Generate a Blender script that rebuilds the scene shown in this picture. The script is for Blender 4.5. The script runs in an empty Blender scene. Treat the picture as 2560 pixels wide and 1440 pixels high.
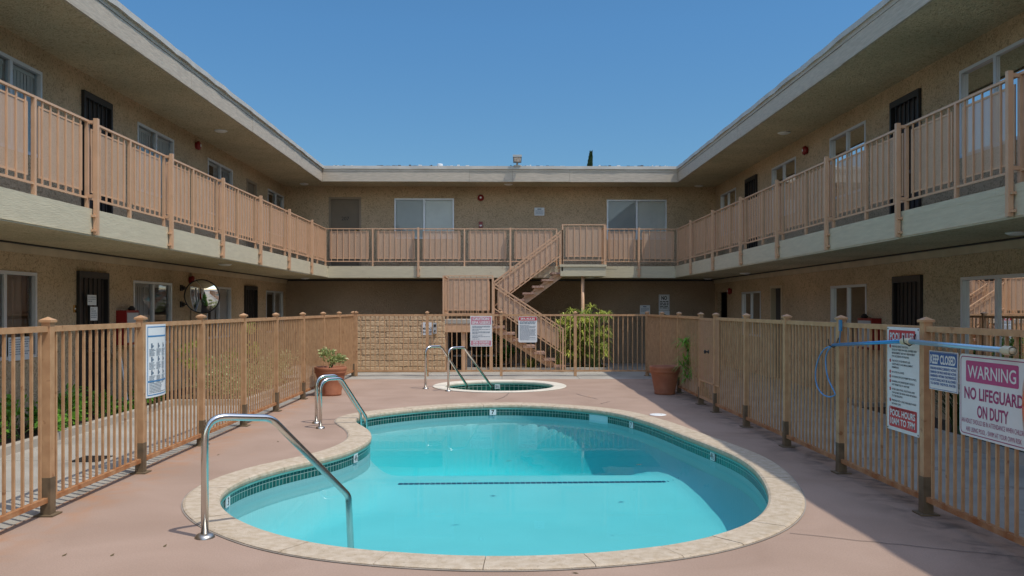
import bpy, bmesh, math, random
from mathutils import Vector, Matrix
from mathutils.geometry import tessellate_polygon
random.seed(7)
R = math.radians
sc = bpy.context.scene
col = sc.collection

# ---------------------------------------------------------------- camera
F = 2080.0; CX = 1280.0; HY = 771.0; CH = 1.63
YAW = math.atan(25 / F)
cd = bpy.data.cameras.new('camera'); cam = bpy.data.objects.new('camera', cd); col.objects.link(cam)
cam.location = (0, 0, CH); cam.rotation_euler = (R(90), 0, -YAW)
cd.sensor_width = 36; cd.lens = F / 2560 * 36; cd.shift_y = (HY - 720) / 2560
cd.clip_end = 2000; cd.clip_start = 0.05
sc.camera = cam
# ---------------------------------------------------------------- sky, sun, exposure
SUN = Vector((0.415, -0.25, 1.0)).normalized()      # towards the sun
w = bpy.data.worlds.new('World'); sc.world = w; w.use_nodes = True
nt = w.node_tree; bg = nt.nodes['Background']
sky = nt.nodes.new('ShaderNodeTexSky'); sky.sky_type = 'NISHITA'; sky.sun_disc = False
sky.sun_elevation = math.asin(SUN.z); sky.sun_rotation = math.atan2(SUN.x, SUN.y)
sky.air_density = 1.0; sky.dust_density = 0.3; sky.ozone_density = 2.5
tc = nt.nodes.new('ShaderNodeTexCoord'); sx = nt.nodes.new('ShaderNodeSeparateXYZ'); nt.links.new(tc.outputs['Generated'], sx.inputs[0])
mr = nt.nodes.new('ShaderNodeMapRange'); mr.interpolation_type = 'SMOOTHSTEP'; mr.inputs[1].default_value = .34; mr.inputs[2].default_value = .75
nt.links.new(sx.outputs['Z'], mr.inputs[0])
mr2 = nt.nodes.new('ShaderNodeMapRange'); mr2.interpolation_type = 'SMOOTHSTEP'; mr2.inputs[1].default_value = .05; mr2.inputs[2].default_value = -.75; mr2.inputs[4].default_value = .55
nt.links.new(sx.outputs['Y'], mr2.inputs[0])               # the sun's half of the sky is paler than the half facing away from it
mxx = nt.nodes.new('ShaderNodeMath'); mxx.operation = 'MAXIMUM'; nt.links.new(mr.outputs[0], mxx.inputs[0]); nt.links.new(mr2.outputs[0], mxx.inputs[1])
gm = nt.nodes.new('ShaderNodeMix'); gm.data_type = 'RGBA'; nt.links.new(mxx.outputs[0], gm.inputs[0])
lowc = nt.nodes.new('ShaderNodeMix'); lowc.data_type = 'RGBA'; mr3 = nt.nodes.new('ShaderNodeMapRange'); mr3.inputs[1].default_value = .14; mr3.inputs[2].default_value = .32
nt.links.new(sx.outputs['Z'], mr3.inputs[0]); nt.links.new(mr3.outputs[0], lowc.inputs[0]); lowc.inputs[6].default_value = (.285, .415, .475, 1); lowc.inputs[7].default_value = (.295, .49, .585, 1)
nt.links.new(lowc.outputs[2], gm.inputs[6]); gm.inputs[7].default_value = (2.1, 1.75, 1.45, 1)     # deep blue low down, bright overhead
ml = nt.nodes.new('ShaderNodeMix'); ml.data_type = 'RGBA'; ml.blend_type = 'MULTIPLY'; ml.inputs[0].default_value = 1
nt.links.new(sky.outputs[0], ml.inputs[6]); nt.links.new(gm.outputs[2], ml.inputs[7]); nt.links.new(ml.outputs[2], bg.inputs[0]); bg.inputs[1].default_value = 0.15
sl = bpy.data.lights.new('sun', 'SUN'); sl.energy = 2.2; sl.angle = R(0.5); sl.color = (1.0, 0.95, 0.86)
so = bpy.data.objects.new('sun', sl); col.objects.link(so)
so.rotation_euler = (-SUN).to_track_quat('-Z', 'Y').to_euler(); so.location = (10, -6, 25)
sc.view_settings.view_transform = 'Standard'; sc.view_settings.look = 'None'
sc.view_settings.exposure = 0.5; sc.view_settings.gamma = 1.0; sc.view_settings.use_curve_mapping = False
sc.render.engine = 'CYCLES'
sc.cycles.max_bounces = 8; sc.cycles.transparent_max_bounces = 24
sc.cycles.caustics_reflective = False; sc.cycles.caustics_refractive = False

# ---------------------------------------------------------------- geometry of the site (measured off the photograph)
def ray(px, py):
    a = (px - CX) / F; b = (HY - py) / F
    return Vector((math.cos(YAW) * a + math.sin(YAW), -math.sin(YAW) * a + math.cos(YAW), b))
def at_x(px, py, X): d = ray(px, py); t = X / d.x; return Vector((X, d.y * t, CH + d.z * t))
def at_y(px, py, Y): d = ray(px, py); t = Y / d.y; return Vector((d.x * t, Y, CH + d.z * t))
def at_z(px, py, Z): d = ray(px, py); t = (Z - CH) / d.z; return Vector((d.x * t, d.y * t, Z))

# ---------------------------------------------------------------- materials
def pmat(name, c, rough=0.6, metal=0.0, var=0.0, vscale=3.0, bump=0.0, bscale=60.0, c2=None, stretch=None, detail=6.0, spec=0.5, spots=None):
    m = bpy.data.materials.new(name); m.use_nodes = True
    t = m.node_tree; b = t.nodes['Principled BSDF']
    b.inputs['Base Color'].default_value = (*c, 1); b.inputs['Roughness'].default_value = rough
    b.inputs['Metallic'].default_value = metal; b.inputs['Specular IOR Level'].default_value = spec
    geo = t.nodes.new('ShaderNodeNewGeometry'); src = geo.outputs['Position']
    if stretch:
        mp = t.nodes.new('ShaderNodeMapping'); mp.inputs['Scale'].default_value = stretch
        t.links.new(src, mp.inputs[0]); src = mp.outputs[0]
    if var or c2:
        n = t.nodes.new('ShaderNodeTexNoise'); n.inputs['Scale'].default_value = vscale; n.inputs['Detail'].default_value = detail
        t.links.new(src, n.inputs['Vector'])
        rp = t.nodes.new('ShaderNodeValToRGB')
        rp.color_ramp.elements[0].position = 0.35; rp.color_ramp.elements[1].position = 0.68
        lo = c2 if c2 else tuple(x * (1 - var) for x in c); hi = c if c2 else tuple(min(1, x * (1 + var)) for x in c)
        rp.color_ramp.elements[0].color = (*lo, 1); rp.color_ramp.elements[1].color = (*hi, 1)
        t.links.new(n.outputs['Fac'], rp.inputs[0]); t.links.new(rp.outputs[0], b.inputs['Base Color'])
        if spots:
            sc_, thr, cs, amt = spots; n3 = t.nodes.new('ShaderNodeTexNoise'); n3.inputs['Scale'].default_value = sc_; n3.inputs['Detail'].default_value = 5
            t.links.new(geo.outputs['Position'], n3.inputs['Vector']); r3 = t.nodes.new('ShaderNodeValToRGB'); e3 = r3.color_ramp.elements
            e3[0].position = thr; e3[0].color = (0, 0, 0, 1); e3[1].position = thr + .05; e3[1].color = (amt, amt, amt, 1); t.links.new(n3.outputs['Fac'], r3.inputs[0])
            m3 = t.nodes.new('ShaderNodeMix'); m3.data_type = 'RGBA'; t.links.new(r3.outputs[0], m3.inputs[0]); t.links.new(rp.outputs[0], m3.inputs[6]); m3.inputs[7].default_value = (*cs, 1)
            t.links.new(m3.outputs[2], b.inputs['Base Color'])
    if bump:
        n2 = t.nodes.new('ShaderNodeTexNoise'); n2.inputs['Scale'].default_value = bscale; n2.inputs['Detail'].default_value = 4
        t.links.new(src, n2.inputs['Vector'])
        bp = t.nodes.new('ShaderNodeBump'); bp.inputs['Strength'].default_value = bump; bp.inputs['Distance'].default_value = 0.02
        t.links.new(n2.outputs['Fac'], bp.inputs['Height']); t.links.new(bp.outputs[0], b.inputs['Normal'])
    return m

def N(t, k, **kw):
    n = t.nodes.new(k)
    for a, v in kw.items(): setattr(n, a, v)
    return n

def stucco(name, c, dark):
    """skip-trowel stucco: distorted noise worms over a fine grain"""
    m = bpy.data.materials.new(name); m.use_nodes = True; t = m.node_tree; b = t.nodes['Principled BSDF']
    b.inputs['Roughness'].default_value = 0.95; b.inputs['Specular IOR Level'].default_value = 0.15
    g = N(t, 'ShaderNodeNewGeometry')
    n = N(t, 'ShaderNodeTexNoise'); n.inputs['Scale'].default_value = 17; n.inputs['Detail'].default_value = 5; n.inputs['Distortion'].default_value = 2.2
    f = N(t, 'ShaderNodeTexNoise'); f.inputs['Scale'].default_value = 55; f.inputs['Detail'].default_value = 4
    l = N(t, 'ShaderNodeTexNoise'); l.inputs['Scale'].default_value = 0.7; l.inputs['Detail'].default_value = 4
    for q in (n, f, l): t.links.new(g.outputs['Position'], q.inputs['Vector'])
    r = N(t, 'ShaderNodeValToRGB'); r.color_ramp.elements[0].position = .37; r.color_ramp.elements[1].position = .50
    r.color_ramp.elements[0].color = (*dark, 1); r.color_ramp.elements[1].color = (*c, 1)
    t.links.new(n.outputs['Fac'], r.inputs[0])
    r2 = N(t, 'ShaderNodeValToRGB'); r2.color_ramp.elements[0].position = .3; r2.color_ramp.elements[1].position = .7
    r2.color_ramp.elements[0].color = (.78, .79, .76, 1); r2.color_ramp.elements[1].color = (1.08, 1.06, 1.04, 1)
    t.links.new(l.outputs['Fac'], r2.inputs[0])
    mx = N(t, 'ShaderNodeMix', data_type='RGBA', blend_type='MULTIPLY'); mx.inputs[0].default_value = 1
    t.links.new(r.outputs[0], mx.inputs[6]); t.links.new(r2.outputs[0], mx.inputs[7]); t.links.new(mx.outputs[2], b.inputs['Base Color'])
    ad = N(t, 'ShaderNodeMath', operation='MULTIPLY_ADD'); ad.inputs[1].default_value = .35
    t.links.new(f.outputs['Fac'], ad.inputs[0]); t.links.new(n.outputs['Fac'], ad.inputs[2])
    bp = N(t, 'ShaderNodeBump'); bp.inputs['Strength'].default_value = .9; bp.inputs['Distance'].default_value = .03
    t.links.new(ad.outputs[0], bp.inputs['Height']); t.links.new(bp.outputs[0], b.inputs['Normal'])
    return m

def mesh_metal(name, c, open_frac=-0.28, pitch=0.024):
    """expanded metal sheet: diamond holes cut by alpha, in the panel's own surface coordinates"""
    m = bpy.data.materials.new(name); m.use_nodes = True; t = m.node_tree; b = t.nodes['Principled BSDF']
    b.inputs['Base Color'].default_value = (*c, 1); b.inputs['Roughness'].default_value = .55
    uv = N(t, 'ShaderNodeUVMap'); sp = N(t, 'ShaderNodeSeparateXYZ'); t.links.new(uv.outputs[0], sp.inputs[0])
    k = 2 * math.pi / pitch
    def sn(sock, kk):
        a = N(t, 'ShaderNodeMath', operation='MULTIPLY'); a.inputs[1].default_value = kk; t.links.new(sock, a.inputs[0])
        s = N(t, 'ShaderNodeMath', operation='COSINE'); t.links.new(a.outputs[0], s.inputs[0]); return s.outputs[0]
    a = sn(sp.outputs['X'], k); c_ = sn(sp.outputs['Y'], k * 1.7)
    ad = N(t, 'ShaderNodeMath', operation='ADD'); t.links.new(a, ad.inputs[0]); t.links.new(c_, ad.inputs[1])
    ab = N(t, 'ShaderNodeMath', operation='ABSOLUTE'); t.links.new(ad.outputs[0], ab.inputs[0])
    lt = N(t, 'ShaderNodeMath', operation='LESS_THAN'); lt.inputs[1].default_value = 1.05 - open_frac * .9
    t.links.new(ab.outputs[0], lt.inputs[0])
    t.links.new(lt.outputs[0], b.inputs['Alpha'])
    return m

def glass_pane(name, tint=(.96, .98, .98), refl=1.5):
    m = bpy.data.materials.new(name); m.use_nodes = True; t = m.node_tree; t.nodes.clear()
    o = N(t, 'ShaderNodeOutputMaterial'); tr = N(t, 'ShaderNodeBsdfTransparent'); gl = N(t, 'ShaderNodeBsdfGlossy')
    tr.inputs[0].default_value = (*tint, 1); gl.inputs['Roughness'].default_value = .01
    fr = N(t, 'ShaderNodeFresnel'); fr.inputs[0].default_value = refl
    mx = N(t, 'ShaderNodeMixShader')
    ml = N(t, 'ShaderNodeMath', operation='MULTIPLY'); ml.inputs[1].default_value = 1.25; ml.use_clamp = True
    t.links.new(fr.outputs[0], ml.inputs[0]); t.links.new(ml.outputs[0], mx.inputs[0])
    t.links.new(tr.outputs[0], mx.inputs[1]); t.links.new(gl.outputs[0], mx.inputs[2]); t.links.new(mx.outputs[0], o.inputs[0])
    return m

def water_mat(name, absorb, dens, ripple=.008):
    m = bpy.data.materials.new(name); m.use_nodes = True; t = m.node_tree; t.nodes.clear()
    o = N(t, 'ShaderNodeOutputMaterial'); tr = N(t, 'ShaderNodeBsdfTransparent'); gl = N(t, 'ShaderNodeBsdfGlossy')
    gl.inputs['Roughness'].default_value = .005
    g = N(t, 'ShaderNodeNewGeometry'); n = N(t, 'ShaderNodeTexNoise'); n.inputs['Scale'].default_value = 3.2; n.inputs['Detail'].default_value = 2.5
    t.links.new(g.outputs['Position'], n.inputs['Vector'])
    bp = N(t, 'ShaderNodeBump'); bp.inputs['Strength'].default_value = ripple; bp.inputs['Distance'].default_value = .05
    t.links.new(n.outputs['Fac'], bp.inputs['Height'])
    fr = N(t, 'ShaderNodeFresnel'); fr.inputs[0].default_value = 1.33
    t.links.new(bp.outputs[0], gl.inputs['Normal'])
    ml = N(t, 'ShaderNodeMath', operation='MULTIPLY'); ml.inputs[1].default_value = .4; t.links.new(fr.outputs[0], ml.inputs[0])
    mx = N(t, 'ShaderNodeMixShader'); t.links.new(ml.outputs[0], mx.inputs[0])
    t.links.new(tr.outputs[0], mx.inputs[1]); t.links.new(gl.outputs[0], mx.inputs[2]); t.links.new(mx.outputs[0], o.inputs[0])
    va = N(t, 'ShaderNodeVolumeAbsorption'); va.inputs[0].default_value = (*absorb, 1); va.inputs[1].default_value = dens
    t.links.new(va.outputs[0], o.inputs['Volume'])
    return m

def tile_mat(name, tile, grout, tw, th, size=.004):
    m = bpy.data.materials.new(name); m.use_nodes = True; t = m.node_tree; b = t.nodes['Principled BSDF']
    b.inputs['Roughness'].default_value = .18
    uv = N(t, 'ShaderNodeUVMap'); br = N(t, 'ShaderNodeTexBrick'); br.offset = 0; br.squash = 1
    br.inputs['Scale'].default_value = 1; br.inputs['Mortar Size'].default_value = size
    br.inputs['Brick Width'].default_value = tw; br.inputs['Row Height'].default_value = th
    br.inputs['Color1'].default_value = (*tile, 1); br.inputs['Color2'].default_value = (*[x * .6 for x in tile], 1); br.inputs['Mortar'].default_value = (*grout, 1)
    t.links.new(uv.outputs[0], br.inputs['Vector']); t.links.new(br.outputs['Color'], b.inputs['Base Color'])
    return m

def leaf_mat(name, c, c2, rough=.45):
    m = bpy.data.materials.new(name); m.use_nodes = True; t = m.node_tree; b = t.nodes['Principled BSDF']
    b.inputs['Roughness'].default_value = rough
    at = N(t, 'ShaderNodeAttribute', attribute_name='leafrand')
    r = N(t, 'ShaderNodeValToRGB'); r.color_ramp.elements[0].color = (*c2, 1); r.color_ramp.elements[1].color = (*c, 1)
    t.links.new(at.outputs['Fac'], r.inputs[0]); t.links.new(r.outputs[0], b.inputs['Base Color'])
    tl = N(t, 'ShaderNodeBsdfTranslucent'); t.links.new(r.outputs[0], tl.inputs[0])
    mx = N(t, 'ShaderNodeMixShader'); mx.inputs[0].default_value = .3
    t.links.new(b.outputs[0], mx.inputs[1]); t.links.new(tl.outputs[0], mx.inputs[2])
    t.links.new(mx.outputs[0], t.nodes['Material Output'].inputs[0])
    return m

M = {}
M['stucco'] = stucco('stucco', (.62, .47, .31), (.39, .29, .185))
M['stucco_soffit'] = stucco('stucco_soffit', (.66, .56, .38), (.42, .345, .22))
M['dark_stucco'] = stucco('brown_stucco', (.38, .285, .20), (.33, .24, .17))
M['fascia'] = pmat('fascia_paint', (.46, .385, .295), .6, spots=(6, .71, (.20, .17, .13), .5), var=.12, vscale=5, bump=.25, bscale=14, stretch=(1, 1, 9))
M['slab'] = pmat('slab_edge_paint', (.56, .495, .345), .6, spots=(7, .70, (.22, .19, .14), .6), var=.06, vscale=4, bump=.2, bscale=12, stretch=(1, 1, 7))
M['trim'] = pmat('drip_edge_metal', (.46, .43, .38), .5, var=.1)
M['white_trim'] = pmat('pale_trim', (.52, .42, .29), .7, var=.1)
M['roof'] = pmat('roofing', (.10, .10, .11), .95, var=.4, vscale=30)
M['roof_grit'] = pmat('roof_grit', (.06, .065, .07), .9, var=.4, vscale=9)
M['floor_coat'] = pmat('balcony_floor', (.20, .18, .17), .85, var=.15)
M['rail'] = pmat('tan_rail_paint', (.60, .365, .215), .42, var=.06, vscale=6)
M['rail_mesh'] = mesh_metal('tan_expanded_metal', (.57, .38, .25))
M['gate_mesh'] = mesh_metal('tan_gate_mesh', (.50, .30, .18), .30, .018)
M['fence'] = pmat('tan_fence_paint', (.55, .325, .17), .42, var=.08, vscale=9, c2=(.43, .24, .12), spots=(11, .66, (.24, .09, .03), .7))
M['rust'] = pmat('rusty_rail_paint', (.48, .275, .14), .6, c2=(.30, .10, .025), vscale=7, bump=.2, bscale=70)
M['sleeve'] = pmat('brown_post_sleeve', (.15, .105, .06), .6, var=.25, vscale=12)
M['deck'] = None
M['concrete'] = pmat('walk_concrete', (.36, .335, .29), .85, var=.16, vscale=1.3, bump=.12, bscale=160, spots=(2.3, .62, (.20, .18, .15), .5))
M['curb'] = pmat('curb_concrete', (.42, .38, .32), .85, var=.12, vscale=2, bump=.15, bscale=120)
M['soil'] = pmat('soil', (.07, .05, .035), .95, var=.4, vscale=20, bump=.6, bscale=40)
M['dirt'] = pmat('ground_soil', (.20, .17, .13), .95, var=.2, vscale=.5)
M['coping'] = pmat('coping_stone', (.545, .455, .345), .8, c2=(.43, .34, .235), vscale=16, bump=.35, bscale=110, detail=10, spots=(38, .64, (.23, .16, .095), .55))
M['grout'] = pmat('grout', (.30, .26, .22), .9, var=.2)
M['cove'] = pmat('teal_cove', (.115, .34, .30), .35, var=.12, vscale=6)
M['tile'] = tile_mat('green_waterline_tile', (.012, .105, .09), (.34, .40, .36), .052, .105, .0028)
M['spa_tile'] = tile_mat('spa_tile', (.014, .11, .085), (.40, .45, .40), .105, .105, .005)
M['plaster'] = pmat('pool_plaster', (.28, .51, .53), .7, var=.03, vscale=1.5)
M['spa_plaster'] = pmat('spa_plaster', (.25, .55, .50), .7, var=.05)
M['tile_line'] = pmat('blue_floor_tile', (.012, .05, .13), .4)
M['water'] = water_mat('pool_water', (.0, .95, .97), .45)
M['spa_water'] = water_mat('spa_water', (.1, .75, .6), .6)
M['steel'] = pmat('stainless_steel', (.62, .61, .58), .2, 1.0, var=.05)
M['steel_base'] = pmat('steel_escutcheon', (.50, .47, .42), .35, 1.0)
M['alu'] = pmat('window_aluminium', (.62, .64, .66), .4, .3)
M['glass'] = glass_pane('window_glass')
M['screen'] = glass_pane('window_glass_screen', (.72, .75, .77))
M['blind'] = pmat('vertical_blind', (.86, .84, .77), .8, var=.05)
M['curtain'] = pmat('brown_curtain', (.36, .26, .18), .9, var=.15, vscale=4)
M['interior'] = pmat('room_interior', (.16, .14, .12), .95)
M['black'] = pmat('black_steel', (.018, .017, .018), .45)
M['door_brown'] = pmat('dark_door', (.055, .042, .035), .55, var=.1)
M['door_tan'] = pmat('tan_door_paint', (.20, .155, .105), .55, var=.06)
M['door_frame'] = pmat('door_frame_paint', (.30, .235, .165), .55)
M['pale_frame'] = pmat('pale_door_frame', (.52, .43, .29), .6)
M['brass'] = pmat('brass', (.70, .50, .18), .25, 1.0)
M['terra'] = pmat('terracotta', (.38, .145, .07), .7, c2=(.28, .095, .045), vscale=5, bump=.15, bscale=60)
M['red'] = pmat('red_enamel', (.24, .012, .012), .35)
M['white'] = pmat('white_enamel', (.78, .78, .76), .4)
M['paper'] = pmat('white_paper', (.72, .74, .74), .7, var=.03)
M['lens'] = pmat('milk_glass', (.80, .78, .72), .3)
M['flood_glass'] = pmat('floodlight_glass', (.55, .45, .36), .15, var=.3, vscale=25)
M['sign_white'] = pmat('sign_white', (.70, .72, .73), .45, var=.04, vscale=5)
M['sign_red'] = pmat('sign_red', (.52, .028, .045), .45)
M['sign_pink'] = pmat('faded_sign_pink', (.56, .22, .28), .5)
M['sign_magenta'] = pmat('faded_sign_magenta', (.45, .055, .20), .45)
M['sign_blue'] = pmat('sign_blue', (.02, .10, .32), .45)
M['sign_cyan'] = pmat('sign_border_blue', (.04, .22, .48), .45)
M['ink'] = pmat('sign_ink', (.03, .035, .045), .6)
M['ink_soft'] = pmat('faded_sign_ink', (.14, .19, .25), .6)
M['ink_black'] = pmat('black_lettering', (.01, .01, .01), .5)
M['ink_maroon'] = pmat('maroon_lettering', (.33, .03, .14), .5)
M['grey_box'] = pmat('grey_enclosure', (.45, .45, .43), .5)
M['tread'] = pmat('pebble_tread', (.52, .36, .27), .9, c2=(.27, .14, .10), vscale=38, bump=.5, bscale=60)
M['pole_blue'] = pmat('blue_anodised_pole', (.06, .30, .60), .3, .5)
M['pole_pale'] = pmat('pale_blue_pole', (.33, .55, .70), .28, .5)
M['rope_blue'] = pmat('blue_rope', (.10, .28, .55), .7)
M['plastic_beige'] = pmat('beige_plastic', (.58, .52, .36), .5)
M['rope'] = pmat('white_rope', (.55, .50, .42), .9, bump=.4, bscale=150)
M['orange'] = pmat('orange_foam', (.72, .16, .06), .5)
M['mirror'] = pmat('convex_mirror', (.85, .87, .88), .02, 1.0)
M['wood'] = pmat('wood_handle', (.45, .28, .14), .6, var=.15)
M['teal_plastic'] = pmat('teal_plastic', (.03, .22, .20), .4)
M['leaf_bright'] = leaf_mat('bright_leaf', (.26, .52, .06), (.05, .19, .02))
M['leaf_dark'] = leaf_mat('dark_leaf', (.055, .14, .02), (.012, .045, .008))
M['leaf_olive'] = leaf_mat('variegated_leaf', (.62, .64, .32), (.12, .22, .05))
M['leaf_lime'] = leaf_mat('lime_leaf', (.68, .70, .15), (.14, .25, .04))
M['leaf_ficus'] = leaf_mat('pale_ficus_leaf', (.55, .56, .24), (.16, .24, .07))
M['stem'] = pmat('green_stem', (.14, .19, .05), .6)
M['bark'] = pmat('bark', (.14, .10, .07), .9, var=.3, vscale=20)
M['cypress'] = leaf_mat('cypress_leaf', (.05, .10, .03), (.012, .035, .01))
M['dead_leaf'] = pmat('dead_leaf', (.10, .07, .025), .7)
M['crack'] = pmat('crack_filler', (.07, .06, .055), .9)

def deck_mat():
    m = bpy.data.materials.new('pink_deck_coating'); m.use_nodes = True; t = m.node_tree; b = t.nodes['Principled BSDF']
    b.inputs['Roughness'].default_value = .8; b.inputs['Specular IOR Level'].default_value = .25
    g = N(t, 'ShaderNodeNewGeometry')
    def noise(s, d, dis=0):
        n = N(t, 'ShaderNodeTexNoise'); n.inputs['Scale'].default_value = s; n.inputs['Detail'].default_value = d; n.inputs['Distortion'].default_value = dis
        t.links.new(g.outputs['Position'], n.inputs['Vector']); return n.outputs['Fac']
    def ramp(f, p0, c0, p1, c1):
        r = N(t, 'ShaderNodeValToRGB'); e = r.color_ramp.elements
        e[0].position = p0; e[0].color = (*c0, 1); e[1].position = p1; e[1].color = (*c1, 1); t.links.new(f, r.inputs[0]); return r.outputs[0]
    base = ramp(noise(1.1, 8, .6), .32, (.325, .225, .168), .70, (.395, .280, .215))
    fine = ramp(noise(90, 4), .3, (.90, .90, .90), .7, (1.08, 1.08, 1.08))
    mx = N(t, 'ShaderNodeMix', data_type='RGBA', blend_type='MULTIPLY'); mx.inputs[0].default_value = 1
    t.links.new(base, mx.inputs[6]); t.links.new(fine, mx.inputs[7])
    # orange rust bleeding from the fence feet
    st = ramp(noise(1.7, 5, 1.0), .66, (0, 0, 0), .80, (.45, .45, .45))
    m2 = N(t, 'ShaderNodeMix', data_type='RGBA'); t.links.new(st, m2.inputs[0]); t.links.new(mx.outputs[2], m2.inputs[6]); m2.inputs[7].default_value = (.42, .23, .12, 1)
    sp = ramp(noise(9, 3), .735, (0, 0, 0), .77, (.7, .7, .7))
    m3 = N(t, 'ShaderNodeMix', data_type='RGBA'); t.links.new(sp, m3.inputs[0]); t.links.new(m2.outputs[2], m3.inputs[6]); m3.inputs[7].default_value = (.27, .185, .15, 1)
    # dirt and rust washed from the two fence lines
    sx_ = N(t, 'ShaderNodeSeparateXYZ'); t.links.new(g.outputs['Position'], sx_.inputs[0]); prev = m3.outputs[2]
    for a_, b_, cc_ in ((2.95, 3.42, (.10, .075, .06)), (-3.1, -3.62, (.40, .20, .10))):
        q = N(t, 'ShaderNodeMapRange'); q.inputs[1].default_value = a_; q.inputs[2].default_value = b_; t.links.new(sx_.outputs['X'], q.inputs[0])
        rr_ = N(t, 'ShaderNodeMath', operation='MULTIPLY'); t.links.new(q.outputs[0], rr_.inputs[0]); t.links.new(ramp(noise(3.1, 6, 1.2), .42, (0, 0, 0), .66, (.8, .8, .8)), rr_.inputs[1])
        m4 = N(t, 'ShaderNodeMix', data_type='RGBA'); t.links.new(rr_.outputs[0], m4.inputs[0]); t.links.new(prev, m4.inputs[6]); m4.inputs[7].default_value = (*cc_, 1); prev = m4.outputs[2]
    t.links.new(prev, b.inputs['Base Color'])
    bp = N(t, 'ShaderNodeBump'); bp.inputs['Strength'].default_value = .22; bp.inputs['Distance'].default_value = .01
    t.links.new(noise(120, 3), bp.inputs['Height']); t.links.new(bp.outputs[0], b.inputs['Normal'])
    return m
M['deck'] = deck_mat()

def brick_mat():
    m = bpy.data.materials.new('slump_block_face'); m.use_nodes = True; t = m.node_tree; b = t.nodes['Principled BSDF']
    b.inputs['Roughness'].default_value = .9
    g = N(t, 'ShaderNodeNewGeometry'); n = N(t, 'ShaderNodeTexNoise'); n.inputs['Scale'].default_value = 4; n.inputs['Detail'].default_value = 8
    t.links.new(g.outputs['Position'], n.inputs['Vector'])
    at = N(t, 'ShaderNodeAttribute', attribute_name='leafrand')
    r = N(t, 'ShaderNodeValToRGB'); e = r.color_ramp.elements
    e[0].color = (.46, .315, .185, 1); e[1].color = (.68, .48, .285, 1)
    ad = N(t, 'ShaderNodeMath', operation='MULTIPLY_ADD'); ad.inputs[1].default_value = .5; t.links.new(at.outputs['Fac'], ad.inputs[0]); 
    m2 = N(t, 'ShaderNodeMath', operation='MULTIPLY'); m2.inputs[1].default_value = .55; t.links.new(n.outputs['Fac'], m2.inputs[0]); t.links.new(m2.outputs[0], ad.inputs[2])
    t.links.new(ad.outputs[0], r.inputs[0]); t.links.new(r.outputs[0], b.inputs['Base Color'])
    n2 = N(t, 'ShaderNodeTexNoise'); n2.inputs['Scale'].default_value = 22; n2.inputs['Detail'].default_value = 5; t.links.new(g.outputs['Position'], n2.inputs['Vector'])
    bp = N(t, 'ShaderNodeBump'); bp.inputs['Strength'].default_value = .7; bp.inputs['Distance'].default_value = .03
    t.links.new(n2.outputs['Fac'], bp.inputs['Height']); t.links.new(bp.outputs[0], b.inputs['Normal'])
    return m
M['block'] = brick_mat()

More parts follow.
